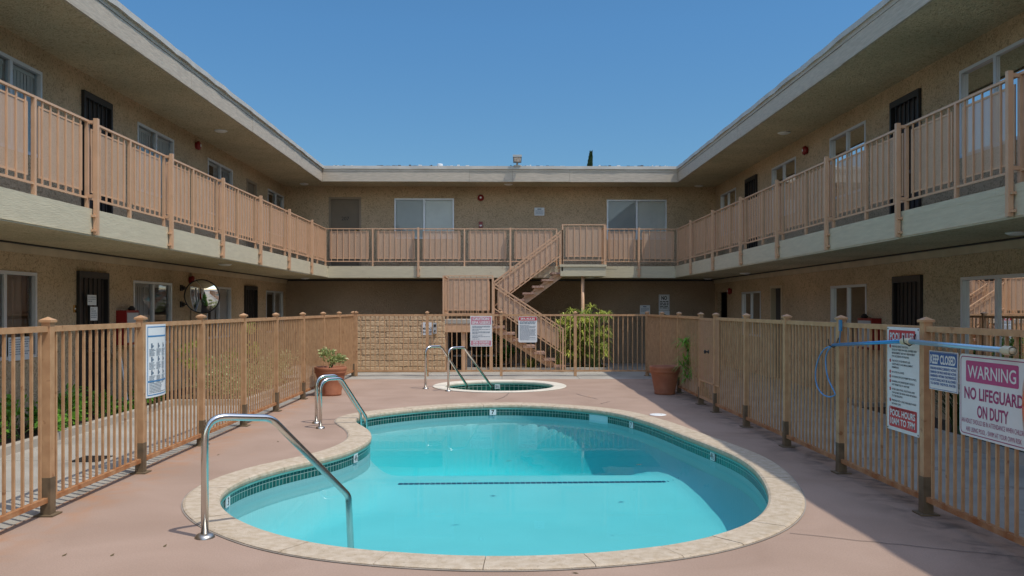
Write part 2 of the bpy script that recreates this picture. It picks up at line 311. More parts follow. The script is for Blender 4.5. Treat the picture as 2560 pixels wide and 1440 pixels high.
# ---------------------------------------------------------------- mesh builder
class MB:
    def __init__(s): s.v = []; s.f = []; s.uv = {}; s.rnd = {}
    def quad(s, a, b, c, d, uv=None, rnd=None):
        i = len(s.v); s.v += [Vector(a), Vector(b), Vector(c), Vector(d)]; s.f.append((i, i + 1, i + 2, i + 3))
        if uv: s.uv[len(s.f) - 1] = uv
        if rnd is not None: s.rnd[len(s.f) - 1] = rnd
    def hexa(s, p, rnd=None):
        i = len(s.v); s.v += [Vector(q) for q in p]
        for q in ((0, 3, 2, 1), (4, 5, 6, 7), (0, 1, 5, 4), (1, 2, 6, 5), (2, 3, 7, 6), (3, 0, 4, 7)):
            s.f.append(tuple(i + k for k in q))
            if rnd is not None: s.rnd[len(s.f) - 1] = rnd
    def box(s, x0, x1, y0, y1, z0, z1, rnd=None):
        s.hexa([(x0, y0, z0), (x1, y0, z0), (x1, y1, z0), (x0, y1, z0), (x0, y0, z1), (x1, y0, z1), (x1, y1, z1), (x0, y1, z1)], rnd)
    def mbox(s, mp, u0, u1, z0, z1, d0, d1):
        s.hexa([mp(u0, d0, z0), mp(u1, d0, z0), mp(u1, d1, z0), mp(u0, d1, z0), mp(u0, d0, z1), mp(u1, d0, z1), mp(u1, d1, z1), mp(u0, d1, z1)])
    def mquad(s, mp, u0, u1, z0, z1, d):
        s.quad(mp(u0, d, z0), mp(u1, d, z0), mp(u1, d, z1), mp(u0, d, z1), uv=((u0, z0), (u1, z0), (u1, z1), (u0, z1)))
    def beam(s, a, b, w, h, up=(0, 0, 1)):
        a = Vector(a); b = Vector(b); d = (b - a).normalized(); up = Vector(up)
        sd = d.cross(up)
        if sd.length < 1e-4: sd = Vector((1, 0, 0))
        sd.normalize(); u = sd.cross(d).normalized(); sd *= w / 2; u *= h / 2
        s.hexa([a - sd - u, a + sd - u, a + sd + u, a - sd + u, b - sd - u, b + sd - u, b + sd + u, b - sd + u])
    def tube(s, pts, r, n=10, cap=True):
        pts = [Vector(p) for p in pts]; rings = []; ref = None
        rr = r if isinstance(r, (list, tuple)) else [r] * len(pts)
        for k, p in enumerate(pts):
            d = (pts[min(k + 1, len(pts) - 1)] - pts[max(k - 1, 0)]).normalized()
            if ref is None:
                ref = Vector((0, 0, 1)) if abs(d.z) < .9 else Vector((1, 0, 0))
            a = (ref - d * ref.dot(d)).normalized(); ref = a; b = d.cross(a)
            i = len(s.v); s.v += [p + (a * math.cos(2 * math.pi * j / n) + b * math.sin(2 * math.pi * j / n)) * rr[k] for j in range(n)]; rings.append(i)
        for i, j in zip(rings, rings[1:]):
            for k in range(n): s.f.append((i + k, i + (k + 1) % n, j + (k + 1) % n, j + k))
        if cap:
            s.f.append(tuple(rings[0] + k for k in range(n))[::-1]); s.f.append(tuple(rings[-1] + k for k in range(n)))
    def lathe(s, c, prof, n=28, axis=None, wob=0):
        c = Vector(c); rings = []
        ax = Vector(axis).normalized() if axis else Vector((0, 0, 1))
        e1 = ax.cross(Vector((0, 0, 1))) if abs(ax.z) < .95 else Vector((1, 0, 0)); e1.normalize(); e2 = ax.cross(e1)
        for r, z in prof:
            i = len(s.v)
            s.v += [c + ax * z + (e1 * math.cos(2 * math.pi * j / n) + e2 * math.sin(2 * math.pi * j / n)) * r for j in range(n)]; rings.append(i)
        for i, j in zip(rings, rings[1:]):
            for k in range(n): s.f.append((i + k, i + (k + 1) % n, j + (k + 1) % n, j + k))
    def leaf(s, p, d, L, W, nrm=None, droop=.25, rnd=None):
        p = Vector(p); d = Vector(d).normalized()
        n = Vector(nrm) if nrm else Vector((random.gauss(0, 1), random.gauss(0, 1), random.gauss(0, 1) + .6))
        sd = d.cross(n)
        if sd.length < 1e-3: sd = Vector((1, 0, 0))
        sd.normalize(); m = p + d * L * .5; t = p + d * L + Vector((0, 0, -droop * L))
        s.quad(p, m + sd * W / 2, t, m - sd * W / 2, rnd=random.random() if rnd is None else rnd)
    def build(s, name, mat, parent=None, origin=None, smooth=False):
        me = bpy.data.meshes.new(name)
        o_ = Vector(origin) if origin is not None else (Vector(parent['_o']) if parent is not None and '_o' in parent else Vector((0, 0, 0)))
        me.from_pydata([tuple(v - o_) for v in s.v], [], s.f)
        if s.uv:
            l = me.uv_layers.new(name='UVMap')
            for fi, uvs in s.uv.items():
                for k, li in enumerate(me.polygons[fi].loop_indices): l.data[li].uv = uvs[k]
        if s.rnd:
            a = me.attributes.new('leafrand', 'FLOAT', 'FACE')
            for fi, v in s.rnd.items(): a.data[fi].value = v
        me.materials.append(mat)
        if smooth:
            for p in me.polygons: p.use_smooth = True
        me.update()
        o = bpy.data.objects.new(name, me); col.objects.link(o)
        if parent is not None:
            o.parent = parent; o['_o'] = list(o_)
        elif origin is not None:
            o.location = o_; o['_o'] = list(o_)
        return o

def fixn(o):
    b = bmesh.new(); b.from_mesh(o.data); bmesh.ops.remove_doubles(b, verts=b.verts, dist=1e-5); bmesh.ops.recalc_face_normals(b, faces=b.faces); b.to_mesh(o.data); b.free(); return o
def tag(o, label, cat, group=None, kind=None):
    if label: o['label'] = label
    if cat: o['category'] = cat
    if group: o['group'] = group
    if kind: o['kind'] = kind
    return o
def thing(name, label, cat, loc=(0, 0, 0), group=None):
    o = bpy.data.objects.new(name, None); col.objects.link(o); o.location = loc; o['_o'] = list(loc); o.empty_display_size = .2
    return tag(o, label, cat, group)
def struct(name, mb, mat): o = mb.build(name, mat); o['kind'] = 'structure'; return o
def copy_tree(o, parent=None):
    c = o.copy(); col.objects.link(c)
    if parent is not None: c.parent = parent
    for ch in list(o.children): copy_tree(ch, c)
    return c
def round_path(pts, rad, n=7):
    pts = [Vector(p) for p in pts]; out = [pts[0]]
    for k in range(1, len(pts) - 1):
        a, b, c = pts[k - 1], pts[k], pts[k + 1]; r = rad[k - 1] if isinstance(rad, (list, tuple)) else rad
        d1 = (a - b).normalized(); d2 = (c - b).normalized(); ang = d1.angle(d2)
        L = min(r / math.tan(ang / 2), (a - b).length * .48, (c - b).length * .48)
        p1 = b + d1 * L; p2 = b + d2 * L
        for j in range(n + 1):
            t = j / n; out.append((1 - t) ** 2 * p1 + 2 * t * (1 - t) * b + t * t * p2)
    out.append(pts[-1]); return out
def catmull(pts, n=8):
    out = []; L = len(pts)
    for i in range(L):
        p0, p1, p2, p3 = pts[i - 1], pts[i], pts[(i + 1) % L], pts[(i + 2) % L]
        for k in range(n):
            t = k / n
            out.append(.5 * ((2 * p1) + (p2 - p0) * t + (2 * p0 - 5 * p1 + 4 * p2 - p3) * t * t + (3 * p1 - p0 - 3 * p2 + p3) * t ** 3))
    return out
def resample(pts, step):
    L = [0]
    for i in range(len(pts)): L.append(L[-1] + (pts[(i + 1) % len(pts)] - pts[i]).length)
    n = int(L[-1] / step); out = []; j = 0
    for k in range(n):
        s = L[-1] * k / n
        while L[j + 1] < s: j += 1
        t = (s - L[j]) / max(1e-9, L[j + 1] - L[j]); out.append(pts[j].lerp(pts[(j + 1) % len(pts)], t))
    return out
def smooth_loop(pts, it=3):
    for _ in range(it):
        pts = [(pts[i - 1] + 2 * pts[i] + pts[(i + 1) % len(pts)]) / 4 for i in range(len(pts))]
    return pts
def area(p): return sum(p[i - 1].x * p[i].y - p[i].x * p[i - 1].y for i in range(len(p))) / 2
def offset_loop(p, d):
    out = []
    for i in range(len(p)):
        t = (p[(i + 1) % len(p)] - p[i - 1]).normalized(); out.append(p[i] + Vector((t.y, -t.x, 0)) * d)   # ccw: outward
    return out
def sheet(mb, outer, holes, z):
    polys = [[Vector((p[0], p[1], 0)) for p in outer]] + [[Vector((p[0], p[1], 0)) for p in h] for h in holes]
    flat = [p for q in polys for p in q]; i0 = len(mb.v)
    mb.v += [Vector((p.x, p.y, z)) for p in flat]
    for t in tessellate_polygon(polys):
        a, b, c = (flat[k] for k in t)
        if (b - a).cross(c - a).z < 0: t = t[::-1]
        mb.f.append(tuple(i0 + k for k in t))

# ---------------------------------------------------------------- pool and spa outlines
PX = [(1304,1013.6),(1219,1013.8),(1134,1017),(1030,1025),(926,1037),(896,1043.5),(884,1050),(895,1060),(915.7,1070),(926,1080.6),(930,1093),(926,1101.5),(905,1115),(874,1129),(822,1145),(770,1156),(718,1167.4),(666,1181),(613.6,1198.7),(579,1214),(554.6,1231.7),(544,1249),(547.6,1266),(561.5,1282),(586,1297.6),(620.6,1313),(683,1337.6),(752.5,1355),(822,1368),(926,1379),(1030,1388),(1134,1393),(1220,1395.3),(1304,1395),(1408,1391),(1512.5,1384.4),(1616.7,1374),(1720.8,1358.4),(1814.6,1334),(1859.7,1316.7),(1894,1297.6),(1915,1276.8),(1924,1252.5),(1920.5,1228),(1904.9,1197),(1877,1165.7),(1842,1143),(1790,1120.6),(1720.8,1094.5),(1651,1066.7),(1599,1049),(1547,1035.5),(1495,1026.8),(1408,1019)]
pool = [at_z(x, y, 0.0) for x, y in PX]
pool = smooth_loop(resample(catmull(pool, 8), .09), 14)
if area(pool) < 0: pool.reverse()
pool = resample(pool, .08)
SPA_C = Vector((-.05, 17.45, 0)); SPA_R = 1.13
spa = [SPA_C + Vector((math.cos(a) * SPA_R, math.sin(a) * SPA_R, 0)) for a in (2 * math.pi * k / 72 for k in range(72))]
XL, XR, YF = -3.58, 3.36, 20.06                       # fence lines
BL, BR, BY = -6.42, 6.36, 24.76                       # wall lines
SL, SR, SY = -4.85, 4.85, 23.2                        # balcony edges
EL, ER, EY = -5.05, 4.97, 23.45                       # eaves
ZF, ZS = 2.78, 2.5                                    # balcony floor, balcony underside
ZE, ZT = 5.2, 5.64                                    # eave underside, eave top
YN = -7.0                                             # near end of the wings

# ---------------------------------------------------------------- the setting
g = MB(); sheet(g, [(-300, -300), (300, -300), (300, 300), (-300, 300)], [[(-3.6, 4.4), (3.5, 4.4), (3.5, 19.1), (-3.6, 19.1)]], -.03); struct('ground', g, M['dirt'])
DX0, DX1, DY1 = -3.68, 3.62, 19.2
g = MB(); sheet(g, [(DX0, -9), (DX1, -9), (DX1, DY1), (DX0, DY1)], [offset_loop(pool, .275), offset_loop(spa, .27)], 0.0); deck = struct('pool_deck', g, M['deck'])
g = MB()
for k in range(-6, 17):                                # scored concrete slabs
    y0 = k * 1.5; 
    g.box(-5.60, DX0 - .012, y0 + .006, min(y0 + 1.494, DY1), -.1, -.006)
struct('walkway', g, M['concrete'])
g = MB()
for k in range(-6, 17):
    y0 = k * 1.5; g.box(DX1 + .012, 5.42, y0 + .006, min(y0 + 1.494, DY1), -.1, -.006)
g.box(5.424, BR - .002, 13.5, DY1, -.1, -.007)
struct('walkway', g, M['concrete'])
g = MB()
xs = [BL + .001, -5.5, -3.7, -1.8, 0, 1.8, 3.6, 5.2, BR - .001]
for a, b in zip(xs, xs[1:]):
    g.box(a + .004, b - .004, DY1 + .01, 20.8, -.1, -.004); g.box(a + .004, b - .004, 20.81, BY, -.1, -.004)
struct('walkway', g, M['concrete'])
g = MB(); g.quad((BL, -9, -.028), (BR, -9, -.028), (BR, -9.01, -.028), (BL, -9.01, -.028)); 
# planting beds: soil sheets with curbs
g = MB(); g.box(BL, -5.62, -9, DY1, -.2, .03); g.box(-5.62, -4.42, 14.2, DY1, -.2, .03); struct('planting_soil', g, M['soil'])
g = MB(); g.box(5.52, BR, -9, 13.4, -.2, .03); struct('planting_soil', g, M['soil'])
g = MB(); g.box(-.9, 2.75, 21.55, 23.2, -.05, .05); struct('planting_soil', g, M['soil'])
g = MB(); g.box(-5.62, -5.50, -9, 14.1, -.1, .09); g.box(-5.62, -4.30, 14.08, 14.2, -.1, .085); g.box(-4.42, -4.30, 14.2, DY1, -.1, .09); tag(g.build('planter_curb', M['curb']), 'concrete curb edging the planting bed under the left-hand wall', 'curb')
g = MB(); g.box(5.42, 5.54, -9, 13.4, -.1, .10); g.box(5.54, BR, 13.4, 13.5, -.1, .095); tag(g.build('planter_curb', M['curb']), 'concrete curb edging the shaded bed under the right-hand wall', 'curb')
g = MB(); g.box(-.9, 2.85, 21.43, 21.55, -.05, .10); g.box(2.75, 2.85, 21.55, 23.2, -.05, .095); tag(g.build('planter_curb', M['curb']), 'pale low curb in front of the papyrus bed behind the back fence', 'curb')
# hairline cracks in the deck coating
def crack(pts, wd):
    b = MB(); P = []
    for a, c in zip(pts, pts[1:]):
        A = at_z(*a, 0); C_ = at_z(*c, 0); n = max(3, int((C_ - A).length / .08))
        for k in range(n): P.append(A.lerp(C_, k / n) + Vector((random.uniform(-.012, .012), random.uniform(-.012, .012), 0)))
    for a, c in zip(P, P[1:]):
        d = (c - a).normalized(); s_ = Vector((-d.y, d.x, 0)) * wd / 2; z = Vector((0, 0, .004))
        b.quad(a - s_ + z, c - s_ + z, c + s_ + z, a + s_ + z)
    return b
g = crack([(1975, 1333), (2150, 1352), (2330, 1371), (2600, 1398)], .007)
for q in ([(1275, 980), (1262, 992), (1235, 1002)], [(1440, 985), (1500, 1000)], [(1500, 1010), (1530, 1003)]):
    c = crack(q, .012); i = len(g.v); g.v += c.v; g.f += [tuple(i + k for k in f) for f in c.f]
o = g.build('deck_crack', M['crack'], deck); o['kind'] = 'structure'

# ---------------------------------------------------------------- pool
def ring_wall(mb, loop, z0, z1, u0=0):
    s = 0
    for i in range(len(loop)):
        a = loop[i]; b = loop[(i + 1) % len(loop)]; L = (b - a).length
        mb.quad((a.x, a.y, z0), (b.x, b.y, z0), (b.x, b.y, z1), (a.x, a.y, z1), uv=((s, z0), (s + L, z0), (s + L, z1), (s, z1))); s += L
def coping(mb, loop, stone, width=.29, lip=.0):
    prof = [(.0, -.045), (-.006, -.02), (.0, .004), (.02, .016), (width - .02, .02), (width, .012), (width, -.06)]
    rings = [offset_loop(loop, d) for d, z in prof]; n = len(loop); s = 0; cnt = 0
    lens = [(loop[(i + 1) % n] - loop[i]).length for i in range(n)]; i = 0
    while i < n:
        k = max(2, int(stone * random.uniform(.85, 1.15) / lens[i])); 
        if i + k > n - 3: k = n - i
        dz = random.uniform(-.0015, .0015)
        idx = [j % n for j in range(i, i + k + 1)]
        base = len(mb.v)
        for j_, j in enumerate(idx):
            for (d, z), rg in zip(prof, rings):
                p = rg[j].copy()
                if j_ == 0: p = p.lerp(rg[(j + 1) % n], .032)
                if j_ == k: p = p.lerp(rg[j - 1], .032)
                mb.v.append(Vector((p.x, p.y, z + dz)))
        m = len(prof); rv = random.random()
        for j_ in range(k):
            for q in range(m - 1):
                a = base + j_ * m + q; mb.f.append((a, a + m, a + m + 1, a + 1))
        mb.f.append(tuple(base + q for q in range(m))); mb.f.append(tuple(base + k * m + q for q in range(m))[::-1])
        i += k
WL = -.152
pr = thing('swimming_pool', 'kidney-shaped turquoise swimming pool with cream stone coping', 'pool', (0, 9.5, 0))
g = MB(); coping(g, pool, .62); fixn(g.build('coping', M['coping'], pr))
g = MB(); a = offset_loop(pool, .02); b = offset_loop(pool, .285)
for i in range(len(pool)):
    j = (i + 1) % len(pool); g.quad((a[i].x, a[i].y, .004), (a[j].x, a[j].y, .004), (b[j].x, b[j].y, .004), (b[i].x, b[i].y, .004))
ring_wall(g, offset_loop(pool, .30), -.05, .0035); 
c_ = offset_loop(pool, .302)
for i in range(len(pool)):
    j = (i + 1) % len(pool); g.quad((b[i].x, b[i].y, .0062), (b[j].x, b[j].y, .0062), (c_[j].x, c_[j].y, .0062), (c_[i].x, c_[i].y, .0062))
g.build('grout_bed', M['grout'], pr)
g = MB(); ring_wall(g, offset_loop(pool, .004), -.062, -.03); ring_wall(g, offset_loop(pool, -.004), -.066, -.046)
g.build('cove', M['cove'], pr)
g = MB(); ring_wall(g, offset_loop(pool, .012), -.170, -.06); g.build('tile_band', M['tile'], pr)
def depth(x, y):
    k = max(0.0, min(1.0, (y - 10.5) / 2.9)); q = max(0.0, min(1.0, (y - 9.2) / 1.0)); return .63 - .09 * q + k * k * (3 - 2 * k) * .55
g = MB(); ring_wall(g, offset_loop(pool, .0125), -.8, -.169)
x0 = min(p.x for p in pool) - .1; x1 = max(p.x for p in pool) + .1; y0 = min(p.y for p in pool) - .1; y1 = max(p.y for p in pool) + .1
st = .085; nx = int((x1 - x0) / st) + 1; ny = int((y1 - y0) / st) + 1
sub = pool[::2]
def inside(x, y, P):
    c = False; n = len(P)
    for i in range(n):
        a, b = P[i - 1], P[i]
        if (a.y > y) != (b.y > y) and x < (b.x - a.x) * (y - a.y) / (b.y - a.y) + a.x: c = not c
    return c
def floor_z(x, y):
    m = 1e9; n = len(sub)
    for i in range(n):
        a, b = sub[i - 1], sub[i]; ex = b.x - a.x; ey = b.y - a.y
        t = max(0.0, min(1.0, ((x - a.x) * ex + (y - a.y) * ey) / (ex * ex + ey * ey))); dx = a.x + ex * t - x; dy = a.y + ey * t - y
        q = dx * dx + dy * dy
        if q < m: m = q
    d = math.sqrt(m); D = depth(x, y); r = .36; w_ = .36
    if not inside(x, y, sub): return -w_ + min(.2, min(d, .12) * 2.0 * (D - w_) / r)
    return -(w_ + (D - w_) * (1 - (1 - min(1, d / r)) ** 2))
base = len(g.v)
for j in range(ny):
    for i in range(nx):
        x = x0 + i * st; y = y0 + j * st; g.v.append(Vector((x, y, floor_z(x, y))))
for j in range(ny - 1):
    for i in range(nx - 1):
        a = base + j * nx + i; g.f.append((a, a + 1, a + nx + 1, a + nx))
g.build('basin', M['plaster'], pr, smooth=True)
g = MB(); A = at_z(994, 1212, -.54); B = at_z(1708, 1206, -.54); n = 54
for k in range(n):
    p = A.lerp(B, (k + .06) / n); q = A.lerp(B, (k + .94) / n)
    for h in (0, 1):
        g.box(p.x, q.x, p.y + h * .042, p.y + h * .042 + .037, floor_z(p.x, p.y) - .004, floor_z(p.x, p.y) + .006)
g.build('floor_tile_line', M['tile_line'], pr)
g = MB(); P = offset_loop(pool, .014)
sheet(g, P, [], WL); ring_wall(g, P, -2.2, WL); sheet(g, P, [], -2.2)
pw = fixn(struct('pool_water', g, M['water']))

# ---------------------------------------------------------------- lettering
_glyph = {}
def text_geo(s, bold=0.0, spacing=1.0):
    key = (s, bold, spacing)
    if key in _glyph: return _glyph[key]
    cu = bpy.data.curves.new('lettering', 'FONT'); cu.body = s; cu.size = 1; cu.offset = bold; cu.resolution_u = 3; cu.space_character = spacing
    cu.fill_mode = 'FRONT'
    ob = bpy.data.objects.new('lettering', cu); col.objects.link(ob)
    dg = bpy.context.evaluated_depsgraph_get(); me = bpy.data.meshes.new_from_object(ob.evaluated_get(dg))
    vs = [v.co.copy() for v in me.vertices]; fs = [tuple(p.vertices) for p in me.polygons]
    bpy.data.objects.remove(ob); bpy.data.curves.remove(cu); bpy.data.meshes.remove(me)
    xs = [v.x for v in vs]; ys = [v.y for v in vs]; bb = (min(xs), max(xs), min(ys), max(ys))
    _glyph[key] = (vs, fs, bb); return _glyph[key]
def put_text(mb, s, x, y, h, w=None, align='c', bold=.0, z=0.0, maxw=None):
    """s fitted to height h (capitals) with its left/centre at x and its baseline at y"""
    vs, fs, bb = text_geo(s, bold); k = h / (text_geo('H', bold)[2][3]); tw = (bb[1] - bb[0]) * k
    kx = k * (w / tw if w else 1)
    if maxw and tw > maxw: kx = k * maxw / tw
    W = (bb[1] - bb[0]) * kx; ox = x - W / 2 if align == 'c' else x
    i = len(mb.v); mb.v += [Vector((ox + (v.x - bb[0]) * kx, y + v.y * k, z)) for v in vs]; mb.f += [tuple(i + q for q in f) for f in fs]
def rrect(mb, x0, y0, x1, y1, z, r=.0, n=5):
    if r <= 0: mb.quad((x0, y0, z), (x1, y0, z), (x1, y1, z), (x0, y1, z)); return
    p = []
    for cx, cy, a0 in ((x1 - r, y0 + r, -90), (x1 - r, y1 - r, 0), (x0 + r, y1 - r, 90), (x0 + r, y0 + r, 180)):
        for k in range(n + 1):
            a = R(a0 + 90 * k / n); p.append(Vector((cx + r * math.cos(a), cy + r * math.sin(a), z)))
    i = len(mb.v); mb.v += p; mb.f.append(tuple(range(i, i + len(p))))
def rframe(mb, x0, y0, x1, y1, t, z):
    mb.quad((x0, y0, z), (x1, y0, z), (x1, y0 + t, z), (x0, y0 + t, z)); mb.quad((x0, y1 - t, z), (x1, y1 - t, z), (x1, y1, z), (x0, y1, z))
    mb.quad((x0, y0 + t, z), (x0 + t, y0 + t, z), (x0 + t, y1 - t, z), (x0, y1 - t, z)); mb.quad((x1 - t, y0 + t, z), (x1, y0 + t, z), (x1, y1 - t, z), (x1 - t, y1 - t, z))
def small_print(mb, x0, x1, y, h, z, fill=1.0, rg=None):
    x = x0; end = x0 + (x1 - x0) * fill
    while x < end - h:
        l = min(random.uniform(1.5, 5.5) * h, end - x); mb.quad((x, y, z), (x + l, y, z), (x + l, y + h, z), (x, y + h, z)); x += l + h * .7
FACING = {'+x': (Vector((0, 1, 0)), Vector((1, 0, 0))), '-x': (Vector((0, -1, 0)), Vector((-1, 0, 0))), '-y': (Vector((1, 0, 0)), Vector((0, -1, 0)))}
def board(name, label, cat, c, facing, w_, h_, mat, t=.006, r=.0, group=None, bend=0, parent=None, tilt=0):
    """a flat sign plate; its own x is rightwards for the reader, y up, z towards the reader"""
    mb = MB(); 
    if bend:
        n = 8; zz = lambda x: bend * (1 - (2 * x / w_) ** 2)
        for k in range(n):
            a = -w_ / 2 + w_ * k / n; b = a + w_ / n
            mb.hexa([(a, -h_ / 2, zz(a) - t), (b, -h_ / 2, zz(b) - t), (b, -h_ / 2, zz(b)), (a, -h_ / 2, zz(a)), (a, h_ / 2, zz(a) - t), (b, h_ / 2, zz(b) - t), (b, h_ / 2, zz(b)), (a, h_ / 2, zz(a))])
    elif r > 0:
        q = MB(); rrect(q, -w_ / 2, -h_ / 2, w_ / 2, h_ / 2, 0, r); P = q.v; n = len(P)
        mb.v = [Vector((p.x, p.y, 0)) for p in P] + [Vector((p.x, p.y, -t)) for p in P]
        mb.f = [tuple(range(n)), tuple(range(2 * n - 1, n - 1, -1))] + [(k, n + k, n + (k + 1) % n, (k + 1) % n) for k in range(n)]
    else: mb.box(-w_ / 2, w_ / 2, -h_ / 2, h_ / 2, -t, 0)
    o = mb.build(name, mat, parent)
    rt, nm = FACING[facing]; up = Vector((0, 0, 1))
    mtx = Matrix((( rt.x, up.x, nm.x, c[0]), (rt.y, up.y, nm.y, c[1]), (rt.z, up.z, nm.z, c[2]), (0, 0, 0, 1)))
    if tilt: mtx = mtx @ Matrix.Rotation(tilt, 4, 'Z')
    if parent is not None:
        po = Vector(parent['_o']); mtx = Matrix.Translation(-po) @ mtx
    o.matrix_local = mtx; o['_o'] = [0, 0, 0]
    if label: tag(o, label, cat, group)
    return o

# depth markers set into the waterline tile
def depth_marker(px, py, txt, tall=.10):
    p = at_z(px, py, -.10); i = min(range(len(pool)), key=lambda k: (pool[k] - p).length_squared)
    # march along the line of sight to the tile band
    q = pool[i]; t = (pool[(i + 1) % len(pool)] - pool[i - 1]).normalized(); nrm = Vector((-t.y, t.x, 0))
    rt = -t
    mb = MB(); c = Vector((q.x, q.y, -.108)) + nrm * .0
    hw = .055
    def P(x, y, d): return c + rt * x + Vector((0, 0, y)) + nrm * d
    mb.hexa([P(-hw, -tall / 2, -.006), P(hw, -tall / 2, -.006), P(hw, -tall / 2, .004), P(-hw, -tall / 2, .004), P(-hw, tall / 2, -.006), P(hw, tall / 2, -.006), P(hw, tall / 2, .004), P(-hw, tall / 2, .004)])
    o = mb.build('depth_marker', M['sign_white'], pr)
    l = MB(); put_text(l, txt, 0, -.034, .07, bold=.025, maxw=.09)
    l.v = [P(v.x, v.y, .0055) for v in l.v]; l.build('numeral', M['ink_black'], o)
def two_part(px, py): depth_marker(px, py, '4½')
depth_marker(1235, 1026, '7'); depth_marker(1598, 1060, '7'); depth_marker(884, 1143, '4½'); depth_marker(1806, 1138, '4½'); depth_marker(562, 1250, '3')
# skimmer throat
p = at_z(1527, 1040, -.10); i = min(range(len(pool)), key=lambda k: (pool[k] - p).length_squared)
q = pool[i]; t = (pool[(i + 1) % len(pool)] - pool[i - 1]).normalized(); nrm = Vector((-t.y, t.x, 0)); g = MB()
def P_(x, y, d): return Vector((q.x, q.y, -.115)) + t * x + Vector((0, 0, y)) + nrm * d
g.hexa([P_(-.2, -.08, -.03), P_(.2, -.08, -.03), P_(.2, -.08, .003), P_(-.2, -.08, .003), P_(-.2, .045, -.03), P_(.2, .045, -.03), P_(.2, .045, .003), P_(-.2, .045, .003)])
g.build('skimmer', pmat('skimmer_plastic', (.40, .62, .66), .4), pr)

# ---------------------------------------------------------------- spa
sr = thing('spa', 'small round spa with white rim and green square tiles behind the pool', 'spa', tuple(SPA_C))
g = MB(); coping(g, spa, .75, .27); fixn(g.build('coping', pmat('spa_coping', (.66, .60, .49), .75, var=.08, vscale=3, bump=.2, bscale=80), sr))
g = MB(); ring_wall(g, offset_loop(spa, .275), -.05, .004); a = offset_loop(spa, .02); b = offset_loop(spa, .26)
for i in range(len(spa)):
    j = (i + 1) % len(spa); g.quad((a[i].x, a[i].y, .004), (a[j].x, a[j].y, .004), (b[j].x, b[j].y, .004), (b[i].x, b[i].y, .004))
g.build('grout_bed', M['grout'], sr)
g = MB(); ring_wall(g, offset_loop(spa, .004), -.06, -.03); ring_wall(g, offset_loop(spa, -.004), -.066, -.046); g.build('cove', M['cove'], sr)
g = MB(); ring_wall(g, offset_loop(spa, .012), -.37, -.06); g.build('tile_band', M['spa_tile'], sr)
g = MB(); ring_wall(g, offset_loop(spa, .018), -.9, -.36); g.v += []
i0 = len(g.v); g.v += [Vector((p.x, p.y, -.9)) for p in offset_loop(spa, .018)]; g.f.append(tuple(range(i0, i0 + len(spa))))
g.build('basin', M['spa_plaster'], sr)
g = MB(); P = offset_loop(spa, .014); sheet(g, P, [], -.27); ring_wall(g, P, -1.2, -.27); sheet(g, P, [], -1.2); fixn(struct('spa_water', g, M['spa_water']))
g = MB(); g.box(.0 - .16, .0 - .05, SPA_C.y + SPA_R - .012, SPA_C.y + SPA_R + .003, -.165, -.065); om = g.build('depth_marker', M['sign_white'], sr)
g = MB(); put_text(g, '3½', -.105, -.145, .06, bold=.02, maxw=.08); g.v = [Vector((v.x, SPA_C.y + SPA_R - .0145, v.y)) for v in g.v]; g.build('numeral', M['ink_black'], om)

# ---------------------------------------------------------------- stainless rails
def handrail(name, label, B, E, z_top, t1, z1, t2, z2, zend, r, rads, group=None, tubes=14):
    B = Vector((*B, 0)); E = Vector((*E, 0)); root = thing(name, label, 'handrail', tuple(B), group)
    L = lambda t, z: B.lerp(E, t) + Vector((0, 0, z))
    g = MB(); g.tube(round_path([L(0, 0), L(0, z_top), L(t1, z1), L(t2, z2), L(1, zend)], rads, 9), r, tubes)
    g.build('rail', M['steel'], root, smooth=True)
    g = MB(); g.lathe(B, [(r * .9, .03), (r * 1.9, .028), (r * 2.6, .012), (r * 2.7, .001)], 20); g.build('escutcheon', M['steel_base'], root, smooth=True)
b0 = at_z(512, 1344, 0)
handrail('pool_handrail', 'single steel handrail bending from the deck into the near shallow end', (b0.x, b0.y), (-1.19, 6.66), .862, .42, .81, .965, .14, -.66, .026, [.15, .16, .10])
b1 = at_z(791, 1058, 0); b2 = at_z(801, 1071, 0)
e1 = at_z(906, 1072, WL); e2 = at_z(920, 1084, WL)
handrail('pool_ladder_rail', 'steel grab rail at the pool bend, the one farther from camera of the close pair', (b1.x, b1.y), (e1.x, e1.y), .66, .42, .66, .95, .09, -.55, .023, [.17, .13, .09], 'ladder grab rails')
handrail('pool_ladder_rail', 'steel grab rail at the pool bend, the nearer one of the close pair', (b2.x, b2.y), (e2.x, e2.y), .66, .42, .66, .95, .09, -.55, .023, [.17, .13, .09], 'ladder grab rails')
b1 = at_z(1064, 972, 0); b2 = at_z(1121, 978, 0)
handrail('spa_handrail', 'steel handrail into the spa, its foot left of its twin by the emergency sign', (b1.x, b1.y), (-.70, 17.55), .85, .34, .85, .95, .02, -.5, .024, [.15, .14, .08], 'spa handrails')
handrail('spa_handrail', 'steel handrail into the spa, its foot right of its twin below the caution board', (b2.x, b2.y), (-.17, 17.15), .85, .34, .85, .95, .02, -.5, .024, [.15, .14, .08], 'spa handrails')

